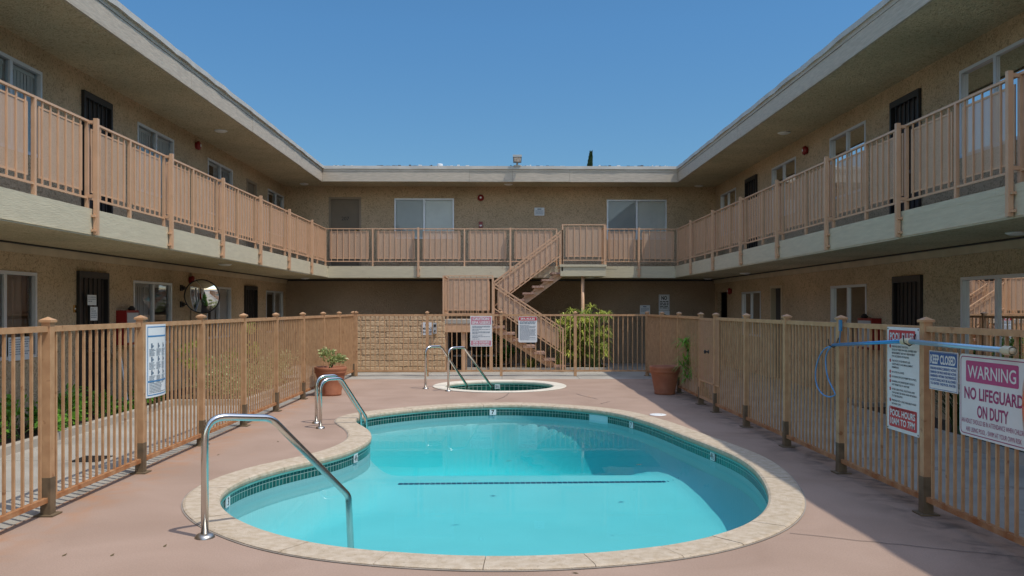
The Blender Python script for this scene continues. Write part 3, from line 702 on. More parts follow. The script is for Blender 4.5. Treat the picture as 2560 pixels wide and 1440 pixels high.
# ---------------------------------------------------------------- apartment building
ab = thing('apartment_building', 'two storey tan stucco apartment block wrapped round the courtyard', 'building', (0, BY, 0))
mapL = lambda X: (lambda u, d, z: (X - d, u, z))
mapR = lambda X: (lambda u, d, z: (X + d, u, z))
mapB = lambda Y: (lambda u, d, z: (u, Y + d, z))
def wall(name, mp, u0, u1, z0, z1, ops, mat, reveal=.12):
    us = sorted({u0, u1, *[o[0] for o in ops], *[o[1] for o in ops]}); zs = sorted({z0, z1, *[o[2] for o in ops], *[o[3] for o in ops]})
    g = MB()
    for a, b in zip(us, us[1:]):
        for c, d in zip(zs, zs[1:]):
            m = ((a + b) / 2, (c + d) / 2)
            if any(o[0] < m[0] < o[1] and o[2] < m[1] < o[3] for o in ops): continue
            g.quad(mp(a, 0, c), mp(b, 0, c), mp(b, 0, d), mp(a, 0, d))
    for a, b, c, d in ops:
        g.quad(mp(a, 0, c), mp(a, reveal, c), mp(a, reveal, d), mp(a, 0, d)); g.quad(mp(b, 0, c), mp(b, reveal, c), mp(b, reveal, d), mp(b, 0, d))
        g.quad(mp(a, 0, c), mp(b, 0, c), mp(b, reveal, c), mp(a, reveal, c)); g.quad(mp(a, 0, d), mp(b, 0, d), mp(b, reveal, d), mp(a, reveal, d))
    return g.build(name, mat, ab)
def window(mp, a, b, c, d, cover=(0.0, 1.0), dark=None, curtain=False):
    t = .045; g = MB(); m = (a + b) / 2
    g.mbox(mp, a, b, c, c + t, -.012, .07); g.mbox(mp, a, b, d - t, d, -.012, .07)
    g.mbox(mp, a, a + t, c + t, d - t, -.012, .07); g.mbox(mp, b - t, b, c + t, d - t, -.012, .07); g.mbox(mp, m - .03, m + .03, c + t, d - t, -.008, .066)
    wn = g.build('window', M['alu'], ab)
    for k, (p, q) in enumerate(((a + t, m - .03), (m + .03, b - t))):
        g = MB(); g.mquad(mp, p, q, c + t, d - t, .02 + .02 * k); g.build('pane', M['screen'] if dark == k else M['glass'], wn)
    g = MB(); u = a + t + (b - a - 2 * t) * cover[0]; e = a + t + (b - a - 2 * t) * cover[1]
    if e > u + .05:
        if curtain:
            n = int((e - u) / .05)
            for k in range(n):
                p = u + (e - u) * k / n; q = u + (e - u) * (k + 1) / n; d0 = .16 + .025 * math.sin(k * 1.7); d1 = .16 + .025 * math.sin((k + 1) * 1.7)
                g.quad(mp(p, d0, c), mp(q, d1, c), mp(q, d1, d - .05), mp(p, d0, d - .05))
        else:
            x = u
            while x < e:
                k = random.uniform(.004, .012); g.quad(mp(x, .08, c + .02), mp(x + .086, .08 + k, c + .02), mp(x + .086, .08 + k, d - .06), mp(x, .08, d - .06)); x += .079
            g.mbox(mp, a + t, b - t, d - .10, d - .046, .074, .10)
        g.build('curtain' if curtain else 'blinds', M['curtain'] if curtain else M['blind'], wn)
    return wn
def security_door(mp, a, b, c, d, handle=1):
    g = MB(); t = .05
    g.mbox(mp, a, a + t, c, d, -.05, .03); g.mbox(mp, b - t, b, c, d, -.05, .03); g.mbox(mp, a + t, b - t, d - .10, d, -.05, .03); g.mbox(mp, a + t, b - t, c, c + .12, -.04, .02); g.mbox(mp, a + t, b - t, c + .95, c + 1.0, -.04, .02)
    dr = g.build('security_door', M['black'], ab)
    g = MB(); n = 5
    for k in range(1, n + 1):
        u = a + t + (b - a - 2 * t) * k / (n + 1); g.mbox(mp, u - .011, u + .011, c + .12, d - .10, -.035, -.012)
    g.build('bars', M['black'], dr)
    g = MB(); g.mbox(mp, a + t, b - t, c + .02, d - .05, .04, .08); g.build('door_leaf', M['door_brown'], dr)
    g = MB(); u = a + .085 if handle > 0 else b - .085; g.mbox(mp, u - .012, u + .012, c + 1.03, c + 1.12, -.06, -.051); g.build('handle', M['brass'], dr)
    return dr
def plain_door(mp, a, b, c, d, mat, num=None, handle=1, frame=None):
    g = MB(); t = .06; g.mbox(mp, a, a + t, c, d, -.015, .09); g.mbox(mp, b - t, b, c, d, -.015, .09); g.mbox(mp, a + t, b - t, d - t, d, -.015, .09)
    fr = g.build('door', frame or M['door_frame'], ab)
    g = MB(); g.mbox(mp, a + t, b - t, c, d - t, .05, .09); g.build('door_leaf', mat, fr)
    u = b - .14 if handle > 0 else a + .14
    for z in (c + .98, c + 1.16):
        g = MB(); p = Vector(mp(u, .05, z)); ax = Vector(mp(u, 0, z)) - p
        g.lathe(p, [(.032, .0), (.032, .008), (.014, .012), (.014, .03), (.028, .045), (.024, .06), (.0, .066)], 12, ax); g.build('knob' if z < c + 1.1 else 'lock', M['brass'], fr, smooth=True)
    if num:
        l = MB(); put_text(l, num, 0, -.05, .105, bold=.0); cu = (a + b) / 2; l.v = [Vector(mp(cu + v.x, .046, c + 1.52 + v.y)) for v in l.v]; l.build('door_number', M['ink_black'], fr)
    return fr
def U(px, X): return at_x(px, HY, X).y
def opX(p0, p1, X, z0, z1): a, b = sorted((U(p0, X), U(p1, X))); return (a, b, z0, z1)
ZWU = (3.71, 4.92); ZDU = (ZF + .0, 4.97); ZWL = (.96, 2.12); ZDL = (.0, 2.2)
mL, mR, mBk = mapL(BL), mapR(BR), mapB(BY)
# left wing, upper storey
LU_w = [opX(104, -60, BL, *ZWU), opX(434, 343, BL, *ZWU), opX(581, 519, BL, *ZWU), opX(709, 669, BL, *ZWU)]
LU_d = [opX(275, 203, BL, *ZDU), opX(641, 616, BL, ZF, 4.9)]
extra = [(5.0, 6.8, *ZWU)]; extd = [(7.9, 8.85, *ZDU)]
wall('wall', mL, YN, BY, ZF, 5.26, LU_w + LU_d + extra, M['stucco'])
for k, o in enumerate(LU_w + extra): window(mL, *o, cover=[(0, 1), (0, 1), (0.35, 1), (.45, 1), (0, 1)][k], dark=1 if k in (2, 3) else None)
security_door(mL, *LU_d[0]); plain_door(mL, *LU_d[1], M['door_tan'])
# left wing, lower storey
LL_w = [opX(91, -78, BL, *ZWL), opX(429, 333, BL, *ZWL), opX(577, 516, BL, *ZWL), opX(707, 665, BL, *ZWL)]
LL_d = [opX(266, 191, BL, *ZDL), opX(640, 610, BL, *ZDL)]
extra = [(5.0, 6.8, *ZWL)]
wall('wall', mL, YN, BY, -.05, ZS + .02, LL_w + LL_d + extra, M['stucco'])
window(mL, *LL_w[0], cover=(0.0, .98), curtain=True); window(mL, *LL_w[1], cover=(0.05, .6)); window(mL, *LL_w[2], cover=(.3, 1)); window(mL, *LL_w[3], cover=(.6, 1), dark=0); window(mL, *extra[0], cover=(0, 1))
for d_ in LL_d: security_door(mL, *d_)
# right wing, upper
RU_w = [opX(2400, 2590, BR, *ZWU), opX(2075, 2165, BR, *ZWU), opX(1930, 1990, BR, *ZWU), opX(1802, 1840, BR, *ZWU)]
RU_d = [opX(2231, 2304, BR, *ZDU), opX(1866, 1894, BR, *ZDU)]
extra = [(5.0, 6.8, *ZWU)]
wall('wall', mR, YN, BY, ZF, 5.26, RU_w + RU_d + extra, M['stucco'])
for k, o in enumerate(RU_w + extra): window(mR, *o, cover=[(0, 1), (0, 1), (0, .55), (0, .55), (0, 1)][k], dark=1 if k in (1, 2, 3) else None)
for d_ in RU_d: security_door(mR, *d_, handle=-1)
# right wing, lower
RL_w = [opX(2403, 2595, BR, .93, 2.06), opX(2077, 2167, BR, .93, 2.06), opX(1855, 1902, BR, .93, 2.06)]
RL_d = [opX(2237, 2308, BR, .0, 2.14)]; RL_o = opX(1927, 1956, BR, .0, 2.16); RL_p = opX(1793, 1818, BR, .0, 2.1)
extra = [(5.0, 6.8, .93, 2.06)]
wall('wall', mR, YN, BY, -.05, ZS + .02, RL_w + RL_d + [RL_o, RL_p] + extra, M['stucco'])
window(mR, *RL_w[0], cover=(0, .5)); window(mR, *RL_w[1], cover=(0, .48), dark=1); window(mR, *RL_w[2], cover=(0, .0), dark=1); window(mR, *extra[0])
security_door(mR, *RL_d[0], handle=-1)
g = MB(); a, b, c, d = RL_o; g.mbox(mR, a, a + .06, c, d, -.02, .1); g.mbox(mR, b - .06, b, c, d, -.02, .1); g.mbox(mR, a + .06, b - .06, d - .06, d, -.02, .1); od = g.build('door', M['pale_frame'], ab)
g = MB(); g.hexa([(BR + .1, b - .07, 0), (BR + .14, b - .09, 0), (BR + .75, b - .42, 0), (BR + .71, b - .40, 0), (BR + .1, b - .07, d - .07), (BR + .14, b - .09, d - .07), (BR + .75, b - .42, d - .07), (BR + .71, b - .40, d - .07)]); o = g.build('door_leaf', M['door_brown'], od); o['label'] = 'dark door leaf standing half open'
# back wing
BU_w = [(at_y(986, 0, BY).x, at_y(1135, 0, BY).x, 3.70, 4.90), (at_y(1517, 0, BY).x, at_y(1667, 0, BY).x, 3.68, 4.87)]
BU_d = (at_y(822, 0, BY).x, at_y(903, 0, BY).x, ZF, 4.93)
wall('wall', mBk, BL, BR, ZF, 5.26, BU_w + [BU_d], M['stucco'])
for o in BU_w: window(mBk, *o, cover=(0, 1), dark=0)
plain_door(mBk, *BU_d, M['door_tan'], num='207')
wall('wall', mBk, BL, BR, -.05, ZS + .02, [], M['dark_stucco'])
# skirting strip under the balcony, along the lower walls
g = MB()
g.mbox(mL, YN, BY - .05, 2.37, 2.475, -.05, -.001); g.mbox(mR, YN, BY - .05, 2.37, 2.475, -.05, -.001); g.build('wall_trim', M['white_trim'], ab)
g = MB(); g.mbox(mL, YN, BY - .02, 2.476, ZS - .001, -.075, -.001); g.mbox(mR, YN, BY - .02, 2.476, ZS - .001, -.075, -.001); g.mbox(mBk, BL + .08, BR - .08, 2.44, ZS - .001, -.03, -.001); g.build('dark_gap_strip', M['black'], ab)  # solid black strip drawn for the dark gap above the trim
# rooms behind the openings, outer walls
g = MB()
for z0, z1 in ((-.04, 2.6), (2.65, 5.5)):
    g.quad((BL - 1.8, YN, z0), (BL - 1.8, BY + 7, z0), (BL - 1.8, BY + 7, z1), (BL - 1.8, YN, z1)); g.quad((BR + 1.8, YN, z0), (BR + 1.8, BY + 7, z0), (BR + 1.8, BY + 7, z1), (BR + 1.8, YN, z1))
    g.quad((BL - 1.8, BY + 1.8, z0), (BR + 1.8, BY + 1.8, z0), (BR + 1.8, BY + 1.8, z1), (BL - 1.8, BY + 1.8, z1))
    for x0_, x1_ in ((BL - 1.8, BL - .001), (BR + .001, BR + 1.8)):
        g.quad((x0_, YN, z0 + .01), (x1_, YN, z0 + .01), (x1_, BY, z0 + .01), (x0_, BY, z0 + .01)); g.quad((x0_, YN, z1), (x1_, YN, z1), (x1_, BY, z1), (x0_, BY, z1))
    g.quad((BL - 1.8, BY + .001, z0 + .01), (BR + 1.8, BY + .001, z0 + .01), (BR + 1.8, BY + 1.8, z0 + .01), (BL - 1.8, BY + 1.8, z0 + .01)); g.quad((BL - 1.8, BY + .001, z1), (BR + 1.8, BY + .001, z1), (BR + 1.8, BY + 1.8, z1), (BL - 1.8, BY + 1.8, z1))
g.build('interior_wall', M['interior'], ab)
g = MB(); X0, X1, Y1 = BL - 7, BR + 7, BY + 7
g.quad((X0, YN, -.05), (X0, Y1, -.05), (X0, Y1, 5.6), (X0, YN, 5.6)); g.quad((X1, YN, -.05), (X1, Y1, -.05), (X1, Y1, 5.6), (X1, YN, 5.6)); g.quad((X0, Y1, -.05), (X1, Y1, -.05), (X1, Y1, 5.6), (X0, Y1, 5.6))
g.quad((X0, YN, -.05), (BL, YN, -.05), (BL, YN, 5.6), (X0, YN, 5.6)); g.quad((BR, YN, -.05), (X1, YN, -.05), (X1, YN, 5.6), (BR, YN, 5.6))
g.build('outer_wall', M['stucco'], ab)
# roof deck and grit
g = MB()
def roofpoly(z):
    P = [(X0 - .3, YN - .3), (EL + .01, YN - .3), (EL + .01, EY - .01), (ER - .01, EY - .01), (ER - .01, YN - .3), (X1 + .3, YN - .3), (X1 + .3, Y1 + .3), (X0 - .3, Y1 + .3)]
    sheet(g, P, [], z)
roofpoly(ZT - .03); roofpoly(ZT - .16); g.build('roof', M['roof'], ab)
g = MB(); g2 = MB(); x = EL + .1
while x < ER - .1:                                      # torn felt and gravel showing over the drip edge
    l = random.uniform(.015, .10); h = random.uniform(.015, .05); y = EY + random.uniform(.05, .2); n = math.sin(x * 1.9) + .6 * math.sin(x * 5.1)
    if n + random.uniform(-.8, .8) > -.6: (g2 if random.random() < .42 + .25 * math.sin(x * 1.1 + 2) else g).box(x, x + l, y, y + random.uniform(.05, .2), ZT - .03, ZT + h)
    x += l * random.uniform(.8, 1.6)
g2.build('roof_gravel', pmat('pale_roof_gravel', (.62, .62, .60), .9), ab)
for sx in (-1, 1):
    y = 6.0
    while y < EY:
        X = EL - random.uniform(.03, .2) if sx < 0 else ER + random.uniform(.03, .2)
        l = random.uniform(.05, .3); g.box(X - .04, X + .04, y, y + l, ZT - .03, ZT + random.uniform(.004, .02)); y += l * random.uniform(1, 2.5)
g.build('roof_grit', M['roof_grit'], ab)
# soffits
g = MB(); e = .0
g.quad((BL, YN, 5.25), (EL, YN, ZE + .02), (EL, EY, ZE + .02), (BL, BY, 5.25)); g.quad((BR, YN, 5.25), (ER, YN, ZE + .02), (ER, EY, ZE + .02), (BR, BY, 5.25)); g.quad((BL, BY, 5.25), (EL, EY, ZE + .02), (ER, EY, ZE + .02), (BR, BY, 5.25))
g.build('soffit', M['stucco_soffit'], ab)
g = MB(); g.quad((BL, YN, ZS), (SL + .01, YN, ZS), (SL + .01, SY + .01, ZS), (BL, BY, ZS)); g.quad((BR, YN, ZS), (SR - .01, YN, ZS), (SR - .01, SY + .01, ZS), (BR, BY, ZS)); g.quad((BL, BY, ZS), (SL + .01, SY + .01, ZS), (SR - .01, SY + .01, ZS), (BR, BY, ZS))
g.build('balcony_soffit', M['stucco_soffit'], ab)
g = MB(); zf = ZF - .003; g.quad((BL, YN, zf), (SL - .01, YN, zf), (SL - .01, SY + .01, zf), (BL, BY, zf)); g.quad((BR, YN, zf), (SR + .01, YN, zf), (SR + .01, SY + .01, zf), (BR, BY, zf)); g.quad((BL, BY, zf), (SL - .01, SY + .01, zf), (SR + .01, SY + .01, zf), (BR, BY, zf))
g.build('balcony_floor', M['floor_coat'], ab)
# fascia boards (eaves) with drip edge
def boards(mb, mp, u0, u1, z0, z1, t, pieces):
    cuts = [u0] + pieces + [u1]
    for a, b in zip(cuts, cuts[1:]):
        o = random.uniform(-.004, .004); dz = random.uniform(-.006, .004); n = max(1, int((b - a) / .5))
        for k in range(n):
            p = a + (b - a) * k / n; q = a + (b - a) * (k + 1) / n
            mb.mbox(mp, p + (.002 if k == 0 else 0), q - (.002 if k == n - 1 else 0), z0 + dz, z1, o, o + t)
mEL, mER, mEB = mapL(EL), mapR(ER), mapB(EY)
g = MB(); boards(g, mEL, YN, EY + .03, ZE, ZT - .07, .035, [-2.0, 3.0, 9.2, 13.6, 16.9, 21]); boards(g, mER, YN, EY + .03, ZE, ZT - .07, .035, [-3, 2.0, 8.4, 12.1, 17.5]); boards(g, mEB, EL + .001, ER - .001, ZE, ZT - .07, .035, [-.92, .3, 1.9])
g.build('fascia', M['fascia'], ab)
def drip(mb, mp, u0, u1, pro):
    n = int((u1 - u0) / .22); pr_ = None; nz = [random.uniform(-1, 1) for _ in range(n + 2)]
    for k in range(n + 1):
        u = u0 + (u1 - u0) * k / n; s_ = (nz[k] + nz[max(0, k - 1)]) * .5; cur = (u, -pro - .016 * s_ , ZT - .085 + .007 * s_)
        if pr_:
            (a, da, za), (b, db, zb) = pr_, cur
            mb.hexa([mp(a, da, za), mp(b, db, zb), mp(b, .03, zb), mp(a, .03, za), mp(a, da + .004, ZT), mp(b, db + .004, ZT), mp(b, .05, ZT), mp(a, .05, ZT)])
        pr_ = cur
g = MB(); drip(g, mEL, YN, EY + .02, .046); drip(g, mER, YN, EY + .02, .03); drip(g, mEB, EL, ER, .03); g.build('drip_edge', M['trim'], ab)
# balcony edge boards
mSL, mSR, mSB = mapL(SL), mapR(SR), mapB(SY)
g = MB(); boards(g, mSL, YN, SY + .03, ZS - .015, ZF - .035, .03, [2.6, 7.4, 9.9, 13.0, 16.7, 18.85, 21.0]); boards(g, mSR, YN, SY + .03, ZS - .015, ZF - .035, .03, [1.2, 5.6, 10.1, 14.5, 18.9]); boards(g, mSB, SL + .001, SR - .001, ZS - .015, ZF - .035, .03, [-2.33, 2.9, 3.75])
g.build('balcony_fascia', M['slab'], ab)
g = MB()
for mp, a, b in ((mSL, YN, SY + .03), (mSR, YN, SY + .03), (mSB, SL + .02, SR - .02)):
    boards(g, mp, a, b, ZF - .045, ZF + .028, .06, [a + (b - a) * k / 6 for k in range(1, 6)])
for v in g.v: pass
g.build('balcony_curb', M['slab'], ab)

# ---------------------------------------------------------------- balcony railings
def railing_bay(root, mp, a, b, zf, n, d=.07, mesh=True, top=1.08, gap=.16):
    g = MB()
    for k in range(1, n + 1):
        u = a + (b - a) * k / (n + 1); g.mbox(mp, u - .009, u + .009, zf + gap, zf + top - .02, d - .009, d + .009)
    g.build('picket_panel', M['rail'], root)
    if mesh:
        i = (b - a) * .09 ; z0 = zf + .235; z1 = zf + top - .075; dd = d + .0105
        g = MB(); g.mquad(mp, a + i, b - i, z0, z1, dd); mpn = g.build('mesh_panel', M['rail_mesh'], root)
        g = MB(); t = .022
        for q in ((a + i, b - i, z0, z0 + t), (a + i, b - i, z1 - t, z1), (a + i, a + i + t, z0 + t, z1 - t), (b - i - t, b - i, z0 + t, z1 - t)): g.mbox(mp, *q, dd - .006, dd + .006)
        g.build('panel_frame', M['rail'], mpn)
def railing(name, label, mp, us, zf, longs, n, origin):
    root = thing(name, label, 'railing', origin)
    g = MB(); g.mbox(mp, us[0], us[-1], zf + 1.06, zf + 1.085, .05, .09); g.build('top_rail', M['rail'], root)
    g = MB(); g.mbox(mp, us[0], us[-1], zf + .15, zf + .175, .058, .082); g.build('bottom_rail', M['rail'], root)
    for k, u in enumerate(us):
        g = MB(); g.mbox(mp, u - .02, u + .02, zf + .02, zf + 1.06, .05, .09); g.build('post', M['rail'], root)
    for a, b in zip(us, us[1:]): railing_bay(root, mp, a, b, zf, n)
    for u in longs:
        g = MB(); u0, u1 = u - .025, u + .025; g.mbox(mp, u0, u1, ZS - .0, zf + 1.10, -.065, -.015)
        lp = g.build('fixing_post', M['rail'], root)
        for q in ((u0 + .005, u1 - .005, zf + 1.04, zf + 1.075, -.0145, .0495), (u0 + .005, u1 - .005, zf + .16, zf + .20, -.0145, .0495)):
            g = MB(); g.mbox(mp, *q); g.build('bracket', M['rail'], lp)
        for z in (ZS + .05, ZS + .22):
            g = MB(); g.mbox(mp, u0 - .03, u1 + .03, z - .014, z + .014, -.0145, -.0045); g.mbox(mp, u1, u1 + .03, z - .012, z + .012, -.05, -.015); g.mbox(mp, u0 - .03, u0, z - .012, z + .012, -.05, -.015); g.build('lug', M['rail'], lp)
    return root
lp = [21.15 - 2.245 * k for k in range(10)]; us = sorted(lp + [u + 1.1225 for u in lp[1:]] + [lp[0] + 1.06, SY + .02] )
railing('balcony_railing', 'tan upper railing with mesh panels along the sunlit left-hand balcony', mSL, us, ZF, lp, 6, (SL, 10, ZF))
rp = [21.2 - 2.228 * k for k in range(10)]; us = sorted(rp + [u + 1.114 for u in rp[1:]] + [rp[0] + 1.06, SY + .02])
railing('balcony_railing', 'tan upper railing with mesh panels along the shaded right-hand balcony', mSR, us, ZF, rp, 6, (SR, 10, ZF))
bxs = [at_y(p, 0, SY).x for p in (820, 931, 1046, 1161, 1276, 1392)]; bxs[0] = SL - .07
railing('balcony_railing', 'tan railing on the back balcony left of the stairs, below door 207', mSB, bxs, ZF, [bxs[2], bxs[4]], 7, (-1.5, SY, ZF))
bx2 = [at_y(1513, 0, SY).x, at_y(1597, 0, SY).x, SR + .07]
railing('balcony_railing', 'short tan railing on the back balcony right of the stair landing, half in shadow', mSB, bx2, ZF, [bx2[1]], 6, (3.8, SY, ZF))

# ---------------------------------------------------------------- staircase
st_ = thing('staircase', 'tan steel switchback staircase with pebbled treads to the upper balcony', 'staircase', (0, 22, 0))
Y0, Y1a, Y2a, Y3 = 21.32, 22.18, 22.27, 23.12
ZL = 1.34; XLa = -.22                                    # half landing level, its right edge
XLm = -1.52
lo_run = .262; up_run = .259
lo_n = 7; up_n = 7
for k in range(lo_n):                                    # lower flight, climbing to the left
    z = ZL * (lo_n - k) / (lo_n + 1); x = XLa + lo_run * k
    g = MB(); g.box(x - .02, x + .29, Y0 + .03, Y1a - .03, z - .055, z); o = g.build('tread', M['tread'], st_)
for k in range(up_n):
    z = ZL + (ZF - ZL) * (k + 1) / (up_n + 1); x = XLa + .02 + up_run * k
    g = MB(); g.box(x - .02, x + .29, Y2a + .03, Y3 - .03, z - .055, z); g.build('tread', M['tread'], st_)
xe = XLa + .02 + up_run * (up_n)                          # arrival at the top landing
def plate(mb, x0, z0, x1, z1, h, y, t=.012):
    mb.hexa([(x0, y, z0 - h), (x1, y, z1 - h), (x1, y + t, z1 - h), (x0, y + t, z0 - h), (x0, y, z0), (x1, y, z1), (x1, y + t, z1), (x0, y + t, z0)])
for y in (Y0 + .20, Y1a - .22):
    g = MB(); plate(g, XLa - .05, ZL - .06, XLa + lo_run * 7.4, -.02, .22, y)
    for k in range(lo_n):
        z = ZL * (lo_n - k) / (lo_n + 1) - .056; x = XLa + lo_run * k; g.hexa([(x + .02, y - .06, z - .005), (x + .25, y - .06, z - .005), (x + .25, y + .07, z - .005), (x + .02, y + .07, z - .005), (x + .02, y - .06, z), (x + .25, y - .06, z), (x + .25, y + .07, z), (x + .02, y + .07, z)])
    g.build('stringer', M['rail'], st_)
for y in (Y2a + .14, Y3 - .22):
    g = MB(); plate(g, XLa - .02, ZL - .02, xe + .02, ZF - .08, .22, y)
    for k in range(up_n):
        z = ZL + (ZF - ZL) * (k + 1) / (up_n + 1) - .056; x = XLa + .02 + up_run * k
        g.hexa([(x + .02, y - .05, z - .09), (x + .03, y - .05, z - .09), (x + .03, y + .0, z - .09), (x + .02, y + .0, z - .09), (x + .02, y - .05, z), (x + .25, y - .05, z), (x + .25, y + .0, z), (x + .02, y + .0, z)])
    g.build('stringer', M['rail'], st_)
g = MB(); g.box(XLm, XLa, Y0, Y3, ZL - .10, ZL); g.build('half_landing', M['curb'], st_)
for ya_, yb_ in ((Y0 + .012, Y0 + .06), (Y3 - .06, Y3 - .01)): g = MB(); g.box(XLm + .01, XLa - .01, ya_, yb_, ZL - .32, ZL - .105); g.build('landing_beam', M['rail'], st_)
for x in (XLm + .04, -.98, XLa - .06):
    for ya_, yb_ in ((Y0 + .065, Y0 + .14), (Y3 - .15, Y3 - .07)): g = MB(); g.box(x - .04, x + .04, ya_, yb_, -.01, ZL - .105); g.build('landing_post', M['rail'], st_)
def flight_rail(y, xa, za, xb, zb, n, mesh=True, close=True):
    """sloping guard rail; za/zb are the nosing heights under its ends"""
    g = MB(); T = .95
    def b_(x0, z0, x1, z1, w_, h): g.beam((x0, y, z0), (x1, y, z1), w_, h)
    b_(xa, za + T, xb, zb + T, .04, .025); b_(xa, za + T - .09, xb, zb + T - .09, .02, .02); b_(xa, za + .30, xb, zb + .30, .025, .025)
    rl = g.build('flight_rail', M['rail'], st_)
    g = MB()
    for k in range(1, n):
        x = xa + (xb - xa) * k / n; z = za + (zb - za) * k / n; g.box(x - .009, x + .009, y - .009, y + .009, z + .30, z + T)
    for x, z in ((xa, za), (xb, zb)): g.box(x - .02, x + .02, y - .02, y + .02, z - .15, z + T)
    g.build('pickets', M['rail'], rl)
    if mesh:
        def pt(s, off): return (xa + (xb - xa) * s, y + .02, za + (zb - za) * s + off)
        g = MB(); L = math.hypot(xb - xa, zb - za)
        g.quad(pt(.06, .37), pt(.94, .37), pt(.94, .80), pt(.06, .80), uv=((0, 0), (L, 0), (L, .6), (0, .6))); mpn = g.build('mesh_panel', M['rail_mesh'], rl)
        g = MB(); g.beam(pt(.06, .37), pt(.94, .37), .012, .022); g.beam(pt(.06, .8), pt(.94, .8), .012, .022); g.beam(pt(.06, .37), pt(.06, .8), .012, .022, (0, 1, 0)); g.beam(pt(.94, .37), pt(.94, .8), .012, .022, (0, 1, 0)); g.build('panel_frame', M['rail'], mpn)
xb_l = XLa + lo_run * 7
flight_rail(Y0 + .02, XLa, ZL, xb_l - .05, .17, 13); flight_rail(Y1a - .02, XLa, ZL, xb_l - .05, .17, 13)
flight_rail(Y2a + .02, XLa, ZL + .05, xe, ZF, 13); flight_rail(Y3 - .03, XLa, ZL + .05, xe, ZF, 13)
mpF = mapB(Y0 - .07); 
def deck_rail(mp, a, b, z, n, top=1.08, d=.07):
    g = MB(); g.mbox(mp, a, b, z + top - .02, z + top + .005, d - .02, d + .02); g.mbox(mp, a, b, z + .13, z + .155, d - .012, d + .012)
    for u in (a + .02, b - .02): g.mbox(mp, u - .02, u + .02, z - .02, z + top - .02, d - .02, d + .02)
    rl = g.build('landing_rail', M['rail'], st_); railing_bay(rl, mp, a, b, z, n, d, top=top)
deck_rail(mpF, XLm, XLa, ZL, 8, 1.13); deck_rail(mapB(Y3 - .12), XLm, XLa, ZL, 8, 1.13); deck_rail(mapR(XLm - .05), Y0 + .04, Y3 - .1, ZL, 10, 1.13)
# top landing with its box edge
XT0, XT1 = at_y(1401, 0, Y2a).x, at_y(1515, 0, Y2a).x
g = MB(); g.box(XT0, XT1, Y2a, SY - .035, ZS - .005, ZF - .035); g.box(XT0 - .02, XT1 + .02, Y2a - .025, SY - .065, ZF - .034, ZF + .028); o = g.build('top_landing', M['slab'], st_)
deck_rail(mapB(Y2a - .05), XT0 + .04, XT1 - .02, ZF, 6, 1.10); deck_rail(mapR(XT1 - .07), Y2a + .05, SY - .07, ZF, 5, 1.08)
g = MB(); cx = at_y(1457, 0, 22.4).x; g.tube([(cx, 22.42, -.02), (cx, 22.42, ZS - .006)], .045, 16); g.build('column', M['rail'], st_, smooth=True)

# ---------------------------------------------------------------- pool fences
def cap(mb, mp, u, d, z, s):
    mb.mbox(mp, u - s, u + s, z, z + .018, d - s, d + s); 
    i = len(mb.v); mb.v += [Vector(mp(u - s, d - s, z + .0185)), Vector(mp(u + s, d - s, z + .0185)), Vector(mp(u + s, d + s, z + .0185)), Vector(mp(u - s, d + s, z + .0185)), Vector(mp(u, d, z + .045))]
    for k in range(4): mb.f.append((i + k, i + (k + 1) % 4, i + 4))
def fence(name, label, mp, us, npick, origin, sleeves=True, skip=(), hgt=1.52, rusty=True, slope=None):
    root = thing(name, label, 'fence', origin)
    sl_ = slope or (lambda u: 0.0)
    for k, u in enumerate(us):
        d = sl_(u); g = MB(); s = .034
        g.mbox(mp, u - s, u + s, .0, hgt, d - s, d + s); po = g.build('post', M['fence'], root)
        g = MB(); cap(g, mp, u, d, hgt, s + .014); g.build('cap', M['fence'], po)
        if sleeves:
            g = MB(); s2 = s + .006; g.mbox(mp, u - s2, u + s2, .002, .30, d - s2, d + s2); g.mbox(mp, u - .075, u + .075, .001, .012, d - .075, d + .075); g.build('sleeve', M['sleeve'], po)
    for a, b in zip(us, us[1:]):
        if (a, b) in skip: continue
        da, db = sl_(a), sl_(b)
        def hx(mb, u0, u1, z0, z1, t):
            f = lambda u: da + (db - da) * (u - a) / (b - a)
            mb.hexa([mp(u0, f(u0) - t, z0), mp(u1, f(u1) - t, z0), mp(u1, f(u1) + t, z0), mp(u0, f(u0) + t, z0), mp(u0, f(u0) - t, z1), mp(u1, f(u1) - t, z1), mp(u1, f(u1) + t, z1), mp(u0, f(u0) + t, z1)])
        g = MB(); hx(g, a + .035, b - .035, hgt - .075, hgt - .03, .02); tr = g.build('top_rail', M['fence'], root)
        g = MB(); hx(g, a + .035, b - .035, .105, .145, .02); g.build('bottom_rail', M['rust'] if rusty else M['fence'], root)
        g = MB(); n = npick if (b - a) > 1.2 else int(npick * (b - a) / 1.69)
        for k in range(1, n + 1):
            u = a + (b - a) * k / (n + 1); hx(g, u - .0095, u + .0095, .1455, hgt - .0755, .0095)
        g.build('picket_panel', M['fence'], root)
    return root
fL = [6.54 - 1.68 * 2, 6.54 - 1.68] + [U(p, XL) for p in (120, 352, 503, 609, 690, 757, 808, 848)] + [YF]
fence('pool_fence', 'tan picket fence running down the sunlit left side of the pool', mapL(XL), fL, 14, (XL, 12, 0))
fB = [at_y(p, 0, YF).x for p in (1068, 1253, 1438)]
fence('pool_fence', 'tan picket fence across the far end behind the spa', mapB(YF), [XL + .07] + fB + [3.50], 14, (0, YF, 0), sleeves=False, rusty=False)
slopeR = lambda u: .0 if u < 13.2 else (u - 13.2) / (YF - 13.2) * .16
ux = lambda p, X: U(p, X)
fR = [6.6 - 1.63 * 2, 6.6 - 1.63, ux(2315, XR), ux(2103, XR), ux(1967, XR), ux(1866, XR), ux(1790, XR), ux(1752, XR + .02), ux(1698, XR + .07), ux(1655, XR + .11), YF + .05]
gate_bay = (fR[6], fR[7])
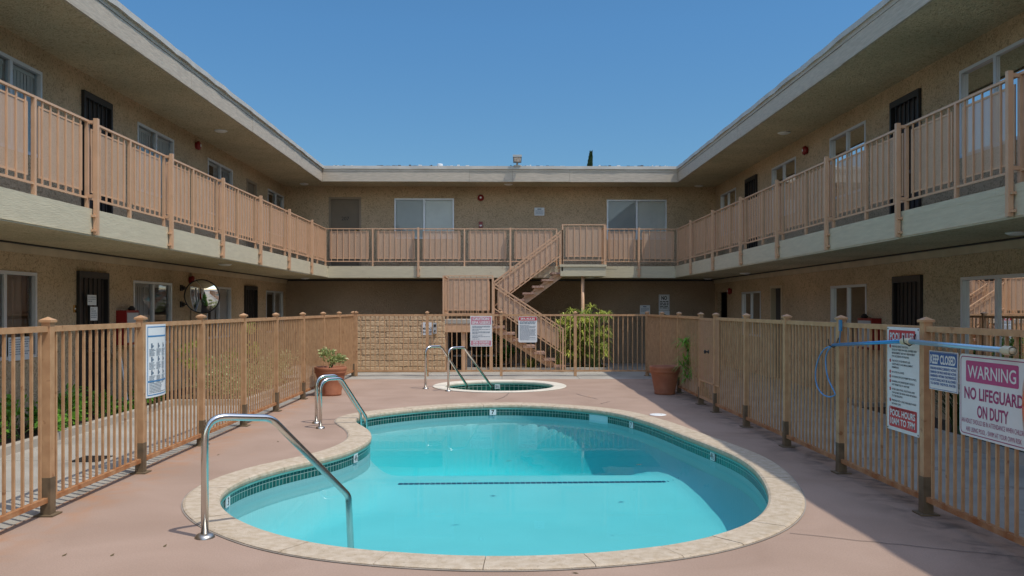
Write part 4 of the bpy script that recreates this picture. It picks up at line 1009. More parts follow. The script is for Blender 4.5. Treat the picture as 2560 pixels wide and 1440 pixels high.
fence('pool_fence', 'tan picket fence along the shaded right side, carrying the pool signs', mapR(XR), fR, 14, (XR, 12, 0), skip=(gate_bay,), slope=slopeR)
# gate in the right fence
gt = thing('pool_gate', 'tan metal gate with mesh sheet and dark knob in the right fence', 'gate', (XR, gate_bay[0], 0)); mp = mapR(XR); a, b = gate_bay[0] + .05, gate_bay[1] - .05
g = MB()
for q in ((a, b, 1.43, 1.47), (a, b, .12, .16), (a, a + .035, .16, 1.43), (b - .035, b, .16, 1.43)): g.mbox(mp, *q, -.018, .018)
g.build('gate_frame', M['fence'], gt)
g = MB()
for k in range(1, 9):
    u = a + (b - a) * k / 9; g.mbox(mp, u - .009, u + .009, .16, 1.43, -.009, .009)
g.build('picket_panel', M['fence'], gt)
g = MB(); g.mquad(mp, a - .35, b - .02, .42, 1.46, -.026); mpn = g.build('mesh_panel', M['gate_mesh'], gt)
g = MB()
for q in ((a - .35, b - .02, .42, .445), (b - .045, b - .02, .445, 1.46), (a - .35, a - .33, .445, 1.46)): g.mbox(mp, *q, -.034, -.0265)
g.build('panel_frame', M['fence'], mpn)
g = MB(); p = (XR - .03, a + .30, .93); g.lathe(p, [(.03, 0), (.03, .01), (.012, .014), (.012, .04), (.03, .05), (.03, .07), (.0, .08)], 12, (-1, 0, 0)); g.build('knob', M['black'], gt, smooth=True)

# ---------------------------------------------------------------- slump block wall and pump enclosure
bw = thing('block_wall', 'low tan slump block wall behind the left half of the back fence', 'wall', (-2.7, 21.4, 0))
g = MB(); bxr = at_y(1112, 0, 21.3).x; H = 1.47; row = H / 10; L = .41
for r_ in range(10):
    x = -4.6 - (L / 2 if r_ % 2 else 0)
    while x < bxr:
        a = max(-4.6, x); b = min(bxr, x + L - .012)
        if b - a > .03: g.box(a, b, 21.30 + random.uniform(-.006, .008), 21.5, r_ * row + .004, (r_ + 1) * row - .010, rnd=random.random())
        x += L
o = g.build('blocks', M['block'], bw)
bv = o.modifiers.new('bevel', 'BEVEL'); bv.width = .012; bv.segments = 2
g = MB(); g.box(-4.6, bxr - .003, 21.322, 21.49, 0, H - .012); g.build('mortar', M['grout'], bw)
g = MB(); g.box(bxr + .02, bxr + .1, 21.45, 23.1, 0, 1.2); g.box(XLm, XLa, 23.14, 23.18, 0, 1.0); tag(g.build('pump_enclosure', M['door_brown']), 'dark brown partition of the equipment space under the stair landing', 'partition')
g = MB(); g.box(-.98, -.76, 22.1, 22.5, .0, .32); g.tube([(-1.3, 22.3, .36), (-.2, 22.3, .36)], .03, 8); g.tube([(-.88, 22.3, .32), (-.88, 22.3, .5)], .09, 12); tag(fixn(g.build('pump', M['grey_box'])), 'grey pool pump with pipe under the stair landing', 'pump')

# ---------------------------------------------------------------- signs
def header(root, x0, y0, x1, y1, mat, r=.0, name='header', z=.0015):
    g = MB(); rrect(g, x0, y0, x1, y1, z, r); return g.build(name, mat, root)
# POOL RULES
SX = XR - .034
def sgn(p0, p1, X): a, b = sorted((U(p0, X), U(p1, X))); return (a + b) / 2, b - a
cy, wd = sgn(2218, 2298, SX); hh = .875; cz = 1.035
s = board('pool_rules_sign', 'tall white POOL RULES sign with red panels top and bottom, on the fence', 'sign', (SX, cy, cz), '-x', wd, hh, M['sign_white'], r=.012)
W, H_ = wd / 2, hh / 2
hd1 = header(s, -W + .035, H_ - .135, W - .06, H_ - .025, M['sign_red'], .012); hd2 = header(s, -W + .04, -H_ + .03, W - .035, -H_ + .20, M['sign_red'], .012)
g = MB(); put_text(g, 'POOL RULES', -.013, H_ - .112, .065, wd - .14, bold=.03, z=.003); g.build('white_lettering', M['sign_white'], hd1); g = MB(); put_text(g, 'POOL HOURS', .0, -H_ + .125, .052, wd - .12, bold=.03, z=.003); put_text(g, '10AM TO 7PM', .0, -H_ + .055, .052, wd - .13, bold=.03, z=.003); g.build('white_lettering', M['sign_white'], hd2)
rules = [['PERSONS USING THIS POOL', 'DO SO AT THEIR OWN RISK. OWNERS AND', 'MANAGEMENT ARE NOT RESPONSIBLE', 'FOR ACCIDENTS OR INJURIES'], ['THIS POOL IS FOR PRIVATE USE.', 'GUESTS MUST HAVE MANAGEMENT', 'PERMISSION'], ['NO DOGS ALLOWED'], ['NO DRINK OR FOOD PERMITTED IN POOL'], ['RUNNING OR UNNECESSARY NOISE IS', 'NOT PERMITTED AT ANYTIME'], ['AFTER USING POOL, FOOTWEAR AND', 'TOWELS MUST BE WORN WHEN RETURNING', 'TO THE BUILDING'], ['PERSONS WITH LONG HAIR MUST WEAR', 'BATHING CAPS'], ['MANAGEMENT RESERVES THE RIGHT TO', 'DENY USE OF POOL TO ANYONE AT ANYTIME']]
g = MB(); d_ = MB(); dn = MB(); y = H_ - .172
for k, rl in enumerate(rules):
    d_.lathe((-W + .058, y + .008, 0), [(.0, .0016), (.015, .0015)], 14); put_text(dn, str(k + 1), -W + .058, y + .001, .014, bold=.02, z=.003)
    g = MB()
    for ln in rl: put_text(g, ln, -W + .09, y, .0155, align='l', z=.0015, maxw=wd - .13, bold=.012); y -= .0275
    y -= .012; g.build('rule_text', M['ink'], s)
d_.build('bullet', M['sign_red'], s); dn.build('bullet_numeral', M['sign_white'], s)
for x in (-W + .015, W - .015):
    for y in (-H_ + .015, H_ - .015): g = MB(); g.lathe((x, y, 0), [(0, .004), (.006, .003), (.007, 0)], 10); g.build('screw', M['black'], s)
# KEEP CLOSED
cy, wd = sgn(2323, 2394, SX); hh = .298
s = board('keep_closed_sign', 'small white and blue KEEP CLOSED sign beside the fence post', 'sign', (SX, cy, 1.155), '-x', wd, hh, M['sign_white']); W, H_ = wd / 2, hh / 2
header(s, -W + .01, H_ - .11, W - .01, H_ - .012, M['sign_blue'])
g = MB(); put_text(g, 'KEEP CLOSED', 0, H_ - .095, .066, wd - .045, bold=.035, z=.003); g.build('white_lettering', M['sign_white'], s)
g = MB()
for k, ln in enumerate(('PERSONS HAVING CURRENTLY ACTIVE', 'DIARRHEA OR WHO HAVE HAD ACTIVE', 'DIARRHEA WITHIN THE PREVIOUS', '14 DAYS SHALL NOT BE ALLOWED', 'TO ENTER THE POOL WATER')): put_text(g, ln, 0, H_ - .142 - k * .029, .019, maxw=wd - .04, bold=.03, z=.0015)
rframe(g, -W + .006, -H_ + .006, W - .006, H_ - .006, .004, .001); g.build('blue_lettering', M['sign_blue'], s)
# WARNING
ya = U(2399, SX); wd = .81; hh = .585
s = board('warning_sign', 'large white WARNING NO LIFEGUARD ON DUTY sign with magenta panel', 'sign', (SX, ya - wd / 2, 1.012), '-x', wd, hh, M['sign_white'], r=.04); W, H_ = wd / 2, hh / 2
header(s, -W + .085, H_ - .195, W - .115, H_ - .045, M['sign_magenta'], .012)
g = MB(); put_text(g, 'WARNING', -.015, H_ - .165, .088, wd - .25, bold=.012, z=.003); g.build('white_lettering', M['sign_white'], s)
g = MB(); put_text(g, 'NO LIFEGUARD', 0, H_ - .315, .082, wd - .13, bold=.025, z=.0015); put_text(g, 'ON DUTY', 0, H_ - .435, .082, .36, bold=.025, z=.0015)
put_text(g, 'AN ADULT SHOULD BE IN ATTENDANCE WHEN CHILDREN', 0, H_ - .490, .032, wd - .06, z=.0015); put_text(g, 'ARE USING POOL - SWIM AT YOUR OWN RISK', 0, H_ - .548, .032, wd - .17, z=.0015)
q = MB(); rrect(q, -W + .016, -H_ + .016, W - .016, H_ - .016, .0015, .03); q2 = MB(); rrect(q2, -W + .022, -H_ + .022, W - .022, H_ - .022, .0015, .026)
n = len(q.v); i = len(g.v); g.v += q.v + q2.v; g.f += [(i + k, i + (k + 1) % n, i + n + (k + 1) % n, i + n + k) for k in range(n)]
g.build('maroon_lettering', M['ink_maroon'], s)
# left fence instruction sheet
LX = XL + .034; cy, wd = sgn(365, 414, LX); hh = .735
s = board('instruction_sign', 'curled white sheet with blue border and small first aid drawings on the left fence', 'sign', (LX, cy, 1.10), '+x', wd, hh, M['paper'], t=.003, bend=.03); W, H_ = wd / 2, hh / 2
bz = lambda x: .03 * (1 - (2 * x / wd) ** 2) + .0015
def curl(mb):
    out = MB()
    for f in mb.f:
        P = [mb.v[k] for k in f]; xa, xb = min(p.x for p in P), max(p.x for p in P); ya, yb = min(p.y for p in P), max(p.y for p in P); n = max(1, int((xb - xa) / .03))
        for k in range(n):
            u, v = xa + (xb - xa) * k / n, xa + (xb - xa) * (k + 1) / n; out.quad((u, ya, bz(u)), (v, ya, bz(v)), (v, yb, bz(v)), (u, yb, bz(u)))
    return out
g = MB(); rframe(g, -W + .02, -H_ + .02, W - .025, H_ - .02, .009, 0)
for y in (H_ - .125, -H_ + .155): g.quad((-W + .029, y, 0), (W - .034, y, 0), (W - .034, y + .014, 0), (-W + .029, y + .014, 0))
curl(g).build('border', M['sign_cyan'], s)
g = MB()
for c_ in range(3):
    x = -W + .05 + c_ * (wd - .09) / 3; 
    for b_ in range(3):
        y = H_ - .24 - b_ * .135
        g.quad((x + .03, y, 0), (x + .055, y, 0), (x + .055, y + .05, 0), (x + .03, y + .05, 0)); g.quad((x + .045, y + .01, 0), (x + .075, y + .01, 0), (x + .075, y + .03, 0), (x + .045, y + .03, 0))
        for l_ in range(6): small_print(g, x, x + (wd - .12) / 3, y - .014 - l_ * .0125, .006, 0, random.uniform(.6, 1))
for l_ in range(7): small_print(g, -W + .05, W - .05, -H_ + .135 - l_ * .015, .006, 0, random.uniform(.6, 1))
curl(g).build('small_print', M['ink_soft'], s)
# spa boards on the back fence
FYs = YF - .034
a, b = at_y(1175.6, 790, FYs), at_y(1230, 866, FYs); wd, hh = b.x - a.x, a.z - b.z
s = board('spa_caution_sign', 'white and faded pink CAUTION SPA USERS board on the back fence', 'sign', ((a.x + b.x) / 2, FYs, (a.z + b.z) / 2), '-y', wd, hh, M['sign_white']); W, H_ = wd / 2, hh / 2
header(s, -W + .02, H_ - .205, W - .02, H_ - .02, M['sign_pink']); header(s, -W + .02, -H_ + .025, W - .02, -H_ + .14, M['sign_pink'])
g = MB(); put_text(g, 'CAUTION:', 0, H_ - .098, .062, wd - .12, bold=.03, z=.003); put_text(g, 'SPA USERS', 0, H_ - .188, .062, wd - .09, bold=.03, z=.003); put_text(g, 'SPA HOURS', 0, -H_ + .082, .045, wd - .13, bold=.03, z=.003); small_print(g, -W + .06, W - .06, -H_ + .042, .02, .003); g.build('white_lettering', M['sign_white'], s)
g = MB(); y = H_ - .25
for n_ in (3, 2, 3, 1, 2, 1):
    for k in range(n_): small_print(g, -W + .05, W - .045, y, .011, .0015, 1 if k < n_ - 1 else random.uniform(.3, .7)); y -= .021
    y -= .016
g.build('small_print', M['ink_soft'], s)
a, b = at_y(1296, 791.5, FYs), at_y(1342.7, 856, FYs); wd, hh = b.x - a.x, a.z - b.z
s = board('spa_rules_sign', 'white SPA RULES board with bright red header on the back fence', 'sign', ((a.x + b.x) / 2, FYs, (a.z + b.z) / 2), '-y', wd, hh, M['sign_white'], r=.03); W, H_ = wd / 2, hh / 2
header(s, -W + .008, H_ - .095, W - .008, H_ - .01, M['sign_red'], .02)
g = MB(); put_text(g, 'SPA RULES', 0, H_ - .075, .045, wd - .11, bold=.035, z=.003); g.build('white_lettering', M['sign_white'], s)
g = MB()
for k in range(3): small_print(g, -W + .035, W - .03, H_ - .13 - k * .024, .014, .0015)
for k in range(18): small_print(g, -W + .035, W - .03, H_ - .215 - k * .0205, .009, .0015, random.choice((1, 1, .95, .6)))
g.build('small_print', M['ink_soft'], s)
# emergency shut off on the block wall
a, b = at_y(1054.5, 806, 21.285), at_y(1081.5, 837.6, 21.285); wd, hh = b.x - a.x, a.z - b.z
s = board('emergency_sign', 'small white SPA EMERGENCY SHUT OFF sign on the block wall', 'sign', ((a.x + b.x) / 2, 21.285, (a.z + b.z) / 2), '-y', wd, hh, M['sign_white'])
g = MB(); put_text(g, 'SPA', 0, .065, .06, .11, bold=.02, z=.0015); put_text(g, 'EMERGENCY', 0, -.025, .055, wd - .02, bold=.02, z=.0015); put_text(g, 'SHUT OFF', 0, -.115, .055, wd - .05, bold=.02, z=.0015); g.build('black_lettering', M['ink_black'], s)
a, b = at_y(1083, 807, 21.25), at_y(1092.5, 834, 21.25); g = MB(); g.box(a.x, b.x, 21.2, 21.29, b.z, a.z); sw = tag(g.build('shutoff_switch', M['grey_box']), 'grey emergency switch box right of the shut off sign', 'switch')
g = MB(); g.lathe(((a.x + b.x) / 2, 21.2, b.z + .07), [(.022, 0), (.022, .02), (0, .024)], 12, (0, -1, 0)); g.box(a.x + .02, b.x - .02, 21.192, 21.2, a.z - .1, a.z - .04); g.build('button', M['black'], sw)
# signs on the back walls
def wall_sign(name, label, p0, p1, Y, mat=M['sign_white'], r=.02):
    a, b = at_y(*p0, Y), at_y(*p1, Y); wd, hh = b.x - a.x, a.z - b.z
    return board(name, label, 'sign', ((a.x + b.x) / 2, Y, (a.z + b.z) / 2), '-y', wd, hh, mat, r=r), wd, hh
s, wd, hh = wall_sign('trespass_sign', 'white sign with a big black NO on the dark lower back wall', (1647, 736), (1674, 776), BY - .02); W, H_ = wd / 2, hh / 2
g = MB(); put_text(g, 'NO', 0, H_ - .16, .11, .17, bold=.04, z=.0015)
for k in range(5): small_print(g, -W + .035, W - .035, H_ - .225 - k * .048, .026, .0015)
rframe(g, -W + .012, -H_ + .012, W - .012, H_ - .012, .006, .001); g.build('black_lettering', M['ink_black'], s)
s, wd, hh = wall_sign('warning_symbol_sign', 'white symbol sign just below the NO sign, half hidden by the fence', (1647, 776.6), (1674, 806), BY - .02)
g = MB(); n = 28
for k in range(n):
    a, b = 2 * math.pi * k / n, 2 * math.pi * (k + 1) / n; g.quad((.10 * math.cos(a), -.03 + .10 * math.sin(a), .0015), (.10 * math.cos(b), -.03 + .10 * math.sin(b), .0015), (.075 * math.cos(b), -.03 + .075 * math.sin(b), .0015), (.075 * math.cos(a), -.03 + .075 * math.sin(a), .0015))
g.quad((-.04, -.08, .0015), (.04, -.08, .0015), (.03, .05, .0015), (-.02, .04, .0015)); g.build('symbol', M['ink_black'], s)
for nm, lb, p0, p1 in (('notice_sign', 'small white notice on the dark lower back wall, left of the NO sign', (1600, 763), (1625, 786)), ('notice_sign', 'small white notice on the upper back wall between the two windows', (1336, 519), (1361, 539))):
    s, wd, hh = wall_sign(nm, lb, p0, p1, BY - .02, r=.012); W, H_ = wd / 2, hh / 2; g = MB(); small_print(g, -W * .4, W * .4, H_ - .06, .03, .0015)
    for k in range(5): small_print(g, -W + .03, W - .03, H_ - .095 - k * .025, .010, .0015)
    g.build('small_print', M['ink_soft'], s)

# ---------------------------------------------------------------- fire alarms, ceiling lights, boxes
def alarm(label, p, ax, group='fire alarm bells', horn=True):
    root = thing('fire_alarm', label, 'fire alarm', tuple(p), group); g = MB(); P = Vector(p); A = Vector(ax)
    g.lathe(P, [(.075, .0), (.075, .035), (.04, .04)], 16, ax); g.build('back_box', M['red'], root)
    g = MB(); g.lathe(P, [(.04, .04), (.095, .045), (.098, .055), (.08, .085), (.03, .10), (.0, .102)], 20, ax); g.build('bell', M['red'], root, smooth=True)
    g = MB(); g.lathe(P, [(.03, .101), (.03, .106), (.0, .108)], 12, ax); g.build('badge', M['white'], root)
alarm('red fire alarm bell high on the upper left-hand wall', at_x(490, 364, BL + .001), (1, 0, 0))
alarm('red fire alarm bell high on the upper right-hand wall', at_x(2018, 376, BR - .001), (-1, 0, 0))
alarm('red fire alarm bell on the upper back wall between windows', at_y(1202, 495, BY - .001), (0, -1, 0))
alarm('red fire alarm bell on the lower right-hand wall near the dark corner', at_x(1828, 728, BR - .001), (-1, 0, 0))
alarm('red fire alarm bell above the round mirror on the lower left-hand wall', at_x(475, 701, BL + .001), (1, 0, 0))
p = at_y(1202, 562, BY); g = MB(); g.box(p.x - .055, p.x + .055, BY - .06, BY - .001, p.z - .09, p.z + .09); ps = tag(g.build('pull_station', M['red']), 'red fire alarm pull box on the upper back wall', 'alarm pull box')
g = MB(); g.box(p.x - .035, p.x + .035, BY - .068, BY - .061, p.z - .04, p.z - .005); g.box(p.x - .01, p.x + .01, BY - .068, BY - .061, p.z - .06, p.z - .041); g.build('handle', M['white'], ps)
LIGHTS = [((552, 326), 'U', 'round flush ceiling light under the left eave near the camera'), ((760, 459), 'U', 'round flush ceiling light under the left eave in the far corner'), ((1271, 460), 'U', 'round flush ceiling light under the back eave below the floodlight'), ((1960, 331), 'U', 'round flush ceiling light under the right eave near the camera'), ((1747, 464), 'U', 'round flush ceiling light under the right eave in the far corner'),
          ((562, 660), 'L', 'round flush light under the left balcony above the mirror'), ((763, 694.5), 'L', 'round flush light under the left balcony at the far corner'), ((2545, 580), 'L', 'round flush light under the right balcony at the picture edge'), ((1863, 682), 'L', 'round flush light under the right balcony above the open door'), ((1737, 700.5), 'L', 'round flush light under the right balcony at the far corner'), ((1470, 697.5), 'L', 'round flush light under the top stair landing beside the column')]
for (px, py), lv, lb in LIGHTS:
    zc = ZS if lv == 'L' else 5.235; p = at_z(px, py, zc)
    if p.y > BY - .25: p.y = BY - .5 if lv == 'U' else BY - .8
    if lb.endswith('column'): p = Vector((p.x * 22.9 / p.y, 22.9, ZS - .006))
    root = thing('ceiling_light', lb, 'ceiling light', tuple(p), 'flush ceiling lights'); g = MB(); g.lathe(p, [(.0, .0), (.125, .0), (.13, -.012), (.118, -.02)], 24); g.build('trim_ring', M['white'], root, smooth=True)
    g = MB(); g.lathe(p, [(.118, -.019), (.09, -.034), (.0, -.042)], 24); g.build('diffuser', M['lens'], root, smooth=True)
def ext_box(label, p0, p1, X, sgn_):
    a, b = at_x(*p0, X), at_x(*p1, X); y0, y1 = sorted((a.y, b.y)); d = .17 * sgn_
    root = thing('extinguisher_cabinet', label, 'cabinet', (X, (y0 + y1) / 2, 1.0), 'red extinguisher cabinets'); g = MB()
    g.box(min(X + .001 * sgn_, X + d), max(X + .001 * sgn_, X + d), y0, y1, b.z, a.z); g.build('cabinet_body', M['red'], root)
    g = MB(); x = X + d; g.box(min(x, x + .008 * sgn_), max(x, x + .008 * sgn_), y0 + .03, y1 - .03, b.z + .04, a.z - .04); g.build('cabinet_window', M['grey_box'], root)
    g = MB(); g.lathe((X + d * .5, y1 - .08, a.z), [(.05, 0), (.06, .03), (.03, .07), (0, .08)], 14); g.build('alarm_dome', M['black'], root)
ext_box('red extinguisher cabinet on the left-hand wall right of the posted door', (290, 776), (322, 860), BL, 1)
ext_box('red extinguisher cabinet in shade on the right-hand wall left of the security door', (2168, 795), (2204, 875), BR, -1)

# convex mirror on wall brackets
mc = at_x(505, 741, BL + .42); mr = thing('convex_mirror', 'large round convex mirror with black rim on the lower left-hand wall', 'mirror', tuple(mc))
ax = (Vector((0, 0, CH + .1)) - Vector((mc.x, mc.y, mc.z))); ax = Vector((.12, -.985, -.13)).normalized(); rad = .335
g = MB(); Rr = 1.25; prof = []
for k in range(13):
    r_ = rad * (1 - k / 12); prof.append((r_, math.sqrt(Rr * Rr - r_ * r_) - math.sqrt(Rr * Rr - rad * rad)))
g.lathe(mc, prof, 48, ax); g.build('mirror_face', M['mirror'], mr, smooth=True); fixn(mr.children[0])
g = MB(); e1 = ax.cross(Vector((0, 0, 1))).normalized(); e2 = ax.cross(e1); g.tube([mc + (e1 * math.cos(a) + e2 * math.sin(a)) * rad for a in [2 * math.pi * k / 48 for k in range(49)]], .013, 8); g.build('rim', M['black'], mr, smooth=True)
g = MB(); g.lathe(mc, [(rad, -.005), (rad * .9, -.03), (0, -.04)], 36, ax); g.build('back_shell', M['black'], mr)
for py in (720, 761):
    q = at_x(456, py, BL + .03); g = MB(); g.box(BL + .001, BL + .025, q.y - .06, q.y + .06, q.z - .06, q.z + .06); g.tube([(BL + .02, q.y, q.z), (BL + .12, q.y, q.z), (mc.x - .05, mc.y - .12 * 0 + .03, q.z)], .014, 8); g.lathe((BL + .025, q.y, q.z), [(.04, 0), (.04, .05), (0, .06)], 12, (1, 0, 0)); g.build('bracket', M['black'], mr)
q = at_x(475, 690, BL); g = MB(); g.tube([(BL + .02, q.y, .1), (BL + .02, q.y, 2.36)], .014, 8); tag(g.build('conduit', M['door_frame']), 'thin vertical conduit pipe behind the convex mirror', 'pipe')

# papers on the left wall and door
def paper(label, p0, p1, X, tilt=0):
    a, b = at_x(*p0, X), at_x(*p1, X); wd, hh = abs(b.y - a.y), a.z - b.z
    s = board('paper_notice', label, 'notice', (X, (a.y + b.y) / 2, (a.z + b.z) / 2), '+x', wd, hh, M['paper'], t=.002, tilt=tilt, group='papers posted by the left-hand door'); g = MB(); W, H_ = wd / 2, hh / 2
    for k in range(int(hh / .035) - 1): small_print(g, -W + .02, W - .02, H_ - .04 - k * .032, .012, .001, random.choice((1, .8, .5)))
    g.build('small_print', M['ink_soft'], s)
paper('upper white paper posted on the bars of the dark left-hand door', (219, 737), (241, 763), BL + .06); paper('lower white paper posted below another on the dark left-hand door', (226, 767), (244, 801), BL + .063)
paper('large white notice taped inside the low corner of the nearest left-hand window', (21, 844), (83, 897), BL + .016)
p = at_x(186, 772, BL); g = MB(); g.box(BL + .001, BL + .012, p.y - .035, p.y + .035, p.z - .055, p.z + .055); db = tag(g.build('doorbell', M['brass']), 'small brass doorbell plate left of the posted dark door', 'doorbell')
g = MB(); g.lathe((BL + .012, p.y, p.z), [(.012, 0), (.012, .006), (0, .008)], 10, (1, 0, 0)); g.build('button', M['white'], db)
# broom and dustpan leaning by the wall
b = at_x(318, 985, -6.0); br = thing('broom', 'long handled broom leaning on the left-hand wall below the red cabinet', 'broom', (b.x, b.y, .03))
t_ = at_x(298, 868, BL + .06); g = MB(); g.tube([(b.x, b.y, .16), t_], .014, 8); g.build('handle', M['white'], br)
g = MB(); d = (Vector(t_) - Vector((b.x, b.y, .16))).normalized(); 
for k in range(40):
    a = random.uniform(-.14, .14); q = Vector((b.x, b.y + a * .5, .17)); g.tube([q, (b.x + random.uniform(-.03, .05), b.y + a, .035)], .006, 4)
g.build('bristles', M['teal_plastic'], br)
g = MB(); g.lathe((t_.x + .03, t_.y - .10, t_.z - .14), [(0, .0), (.09, .0), (.12, .04), (.12, .05)], 20, (1, -.2, .1)); tag(g.build('straw_hat', M['wood'], origin=(t_.x, t_.y, t_.z)), 'round tan straw hat hanging by the broom handle', 'hat')

# pool pole on the right fence
pp = thing('pool_pole', 'long blue telescopic pool pole hung across the right fence over the signs', 'pole', (XR - .1, 7, 1.3)); PXp = XR - .085
A = at_x(2083, 862.5, PXp); B = at_x(2264, 853, PXp); C_ = at_x(2516, 876, PXp)
g = MB(); g.tube([A, B], .0155, 12); g.build('inner_tube', M['pole_blue'], pp, smooth=True)
g = MB(); g.tube([B, C_], .019, 12); g.build('outer_tube', M['pole_pale'], pp, smooth=True)
d = (C_ - B).normalized(); d0 = (B - A).normalized()
g = MB(); g.tube([B - d0 * .06, B - d0 * .05, B + d * .07, B + d * .08], [.019, .027, .027, .02], 14); g.build('clamp', M['plastic_beige'], pp, smooth=True)
g = MB(); g.tube([C_ - d * .04, C_ - d * .02, C_ + d * .07], [.023, .03, .03], 14, cap=False); g.tube([C_ + d * .071, C_ + d * .02], [.021, .021], 12); g.build('end_grip', M['plastic_beige'], pp, smooth=True)
for q in (U(2103, XR) - .02, U(2300, XR) + .0):
    g = MB(); z = A.z + .01 if q > 8 else B.z + .0; g.tube([(XR - .035, q, z + .06), (XR - .06, q, z - .02), (PXp, q, z - .035), (PXp - .045, q, z - .01), (PXp - .05, q, z + .05)], .005, 6); g.build('hook', M['black'], pp)
g = MB(); Z = lambda p: at_x(*p, PXp - .01)
loop = [Z(p) for p in ((2080, 865), (2062, 872), (2047, 895), (2039, 930), (2042, 962), (2055, 984), (2072, 992), (2086, 988), (2086, 980), (2070, 945), (2064, 905), (2068, 880), (2078, 866))]
cl = catmull(loop, 5); g.tube(cl[:-4], .007, 6); tag(g.build('rope_loop', M['rope_blue'], smooth=True), 'blue rope loop hanging from the end of the pool pole', 'rope')
p = at_x(2100, 815, XR - .05); g = MB(); g.box(XR - .055, XR - .036, p.y - .02, p.y + .02, p.z - .05, p.z + .06); g.tube([(XR - .045, p.y, p.z - .05), (XR - .05, p.y + .01, p.z - .14), (XR - .055, p.y - .01, A.z)], .006, 6); tag(g.build('padlock_strap', M['pole_blue']), 'short blue strap and chain tied to a right fence post above the pole', 'strap')
# life ring at the picture edge
lr = thing('life_ring', 'orange life ring with white rope hung on the right fence beside the warning sign', 'life ring', (XR - .12, 4.93, 1.0))
g = MB(); cc = Vector((XR - .11, 4.79, 1.03)); g.tube([cc + Vector((0, math.cos(a), math.sin(a))) * .27 for a in [2 * math.pi * k / 40 for k in range(41)]], .055, 14); g.build('ring', M['orange'], lr, smooth=True)
g = MB(); P = []
for k in range(49):
    a = 2 * math.pi * k / 48; rr = .335 + .035 * abs(math.sin(2 * a)); P.append(cc + Vector((-.01, math.cos(a) * rr, math.sin(a) * rr)))
g.tube(P, .009, 6); g.build('rope', M['rope'], lr, smooth=True)

# ---------------------------------------------------------------- roof things
p = at_y(1293, 404, EY - .06); fl = thing('floodlight', 'square floodlight on the edge of the back roof', 'floodlight', (p.x, EY, ZT)); x = p.x
g = MB(); yb = EY - .02; zb = ZT + .07
def fb(y, z): return (y, z)
g.hexa([(x - .115, yb - .16, zb), (x + .115, yb - .16, zb), (x + .10, yb + .08, zb + .03), (x - .10, yb + .08, zb + .03), (x - .125, yb - .20, zb + .20), (x + .125, yb - .20, zb + .20), (x + .10, yb + .06, zb + .22), (x - .10, yb + .06, zb + .22)]); g.build('housing', pmat('floodlight_grey', (.13, .13, .125), .5), fl)
g = MB(); g.quad((x - .095, yb - .171, zb + .025), (x + .095, yb - .171, zb + .025), (x + .10, yb - .195, zb + .135), (x - .10, yb - .195, zb + .135)); g.build('lens', M['flood_glass'], fl)
g = MB(); g.hexa([(x - .125, yb - .215, zb + .15), (x + .125, yb - .215, zb + .15), (x + .10, yb + .06, zb + .23), (x - .10, yb + .06, zb + .23), (x - .125, yb - .22, zb + .21), (x + .125, yb - .22, zb + .21), (x + .10, yb + .06, zb + .25), (x - .10, yb + .06, zb + .25)]); g.build('visor', M['grey_box'], fl)
g = MB(); g.tube([(x, yb + .03, ZT - .02), (x, yb - .03, zb + .03)], .03, 10); g.box(x - .1, x + .1, yb - .02, yb + .1, ZT - .01, ZT + .025); g.build('mount', M['grey_box'], fl)
p = at_y(1100, 404, 24.2); vr = thing('roof_vent', 'small white capped vent pipe on the back roof', 'roof vent', (p.x, 24.2, ZT))
g = MB(); g.tube([(p.x, 24.2, ZT - .05), (p.x, 24.2, ZT + .13)], .04, 12); g.build('pipe', M['grey_box'], vr)
g = MB(); g.lathe((p.x, 24.2, ZT + .10), [(.085, 0), (.085, .07), (.07, .085), (.0, .09)], 16); g.build('cap', M['white'], vr)
# cypress beyond the roof
ty = 44.0; p = at_y(1474, 388, ty); ct = thing('cypress_tree', 'tip of a dark cypress tree showing above the back roof', 'tree', (p.x, ty, 0)); Ht = p.z
g = MB(); g.tube([(p.x, ty, 0), (p.x, ty, Ht * .9)], [.22, .03], 8); g.build('trunk', M['bark'], ct)
g = MB()
for k in range(6000):
    t = random.random() ** .55; z = .6 + (Ht - .6) * t; rr = (1 - t) ** .85 * .8 * random.uniform(.55, 1.0) + .01; a = random.uniform(0, 2 * math.pi)
    g.leaf((p.x + rr * math.cos(a) + .12 * t * math.sin(t * 7), ty + rr * math.sin(a), z), (math.cos(a) * .25, math.sin(a) * .25, 1), random.uniform(.12, .3), .07, droop=0)
g.build('crown', M['cypress'], ct)

# ---------------------------------------------------------------- terracotta pots
def pot(name, label, c, rr, h):
    root = thing(name, label, 'flower pot', tuple(c), 'terracotta pots')
    g = MB(); k = rr
    g.lathe(c, [(0, .001), (k * .66, .001), (k * .68, .02), (k * .68, .05), (k * .67, .055), (k * .90, h * .74), (k * .91, h * .76), (k * .96, h * .78), (k * .99, h * .82), (k * .96, h * .86), (k * .985, h * .88), (k, h * .93), (k * 1.0, h * .98), (k * .97, h), (k * .90, h * .985), (k * .87, h * .93)], 44); g.build('pot_wall', M['terra'], root, smooth=True)
    g = MB(); g.lathe(c, [(k * .90, h * .9), (0, h * .91)], 30); g.build('potting_soil', M['soil'], root)
    return root
c1 = at_z(817, 988, 0); c1.z = 0.0; c1.x = max(c1.x, XL + .36)
pot('terracotta_pot', 'terracotta pot holding a small pale ficus by the left fence', c1, .30, .535)
c2 = at_z(1662, 985, 0); pot('terracotta_pot', 'empty terracotta pot in the shade by the right fence', c2, .29, .535)
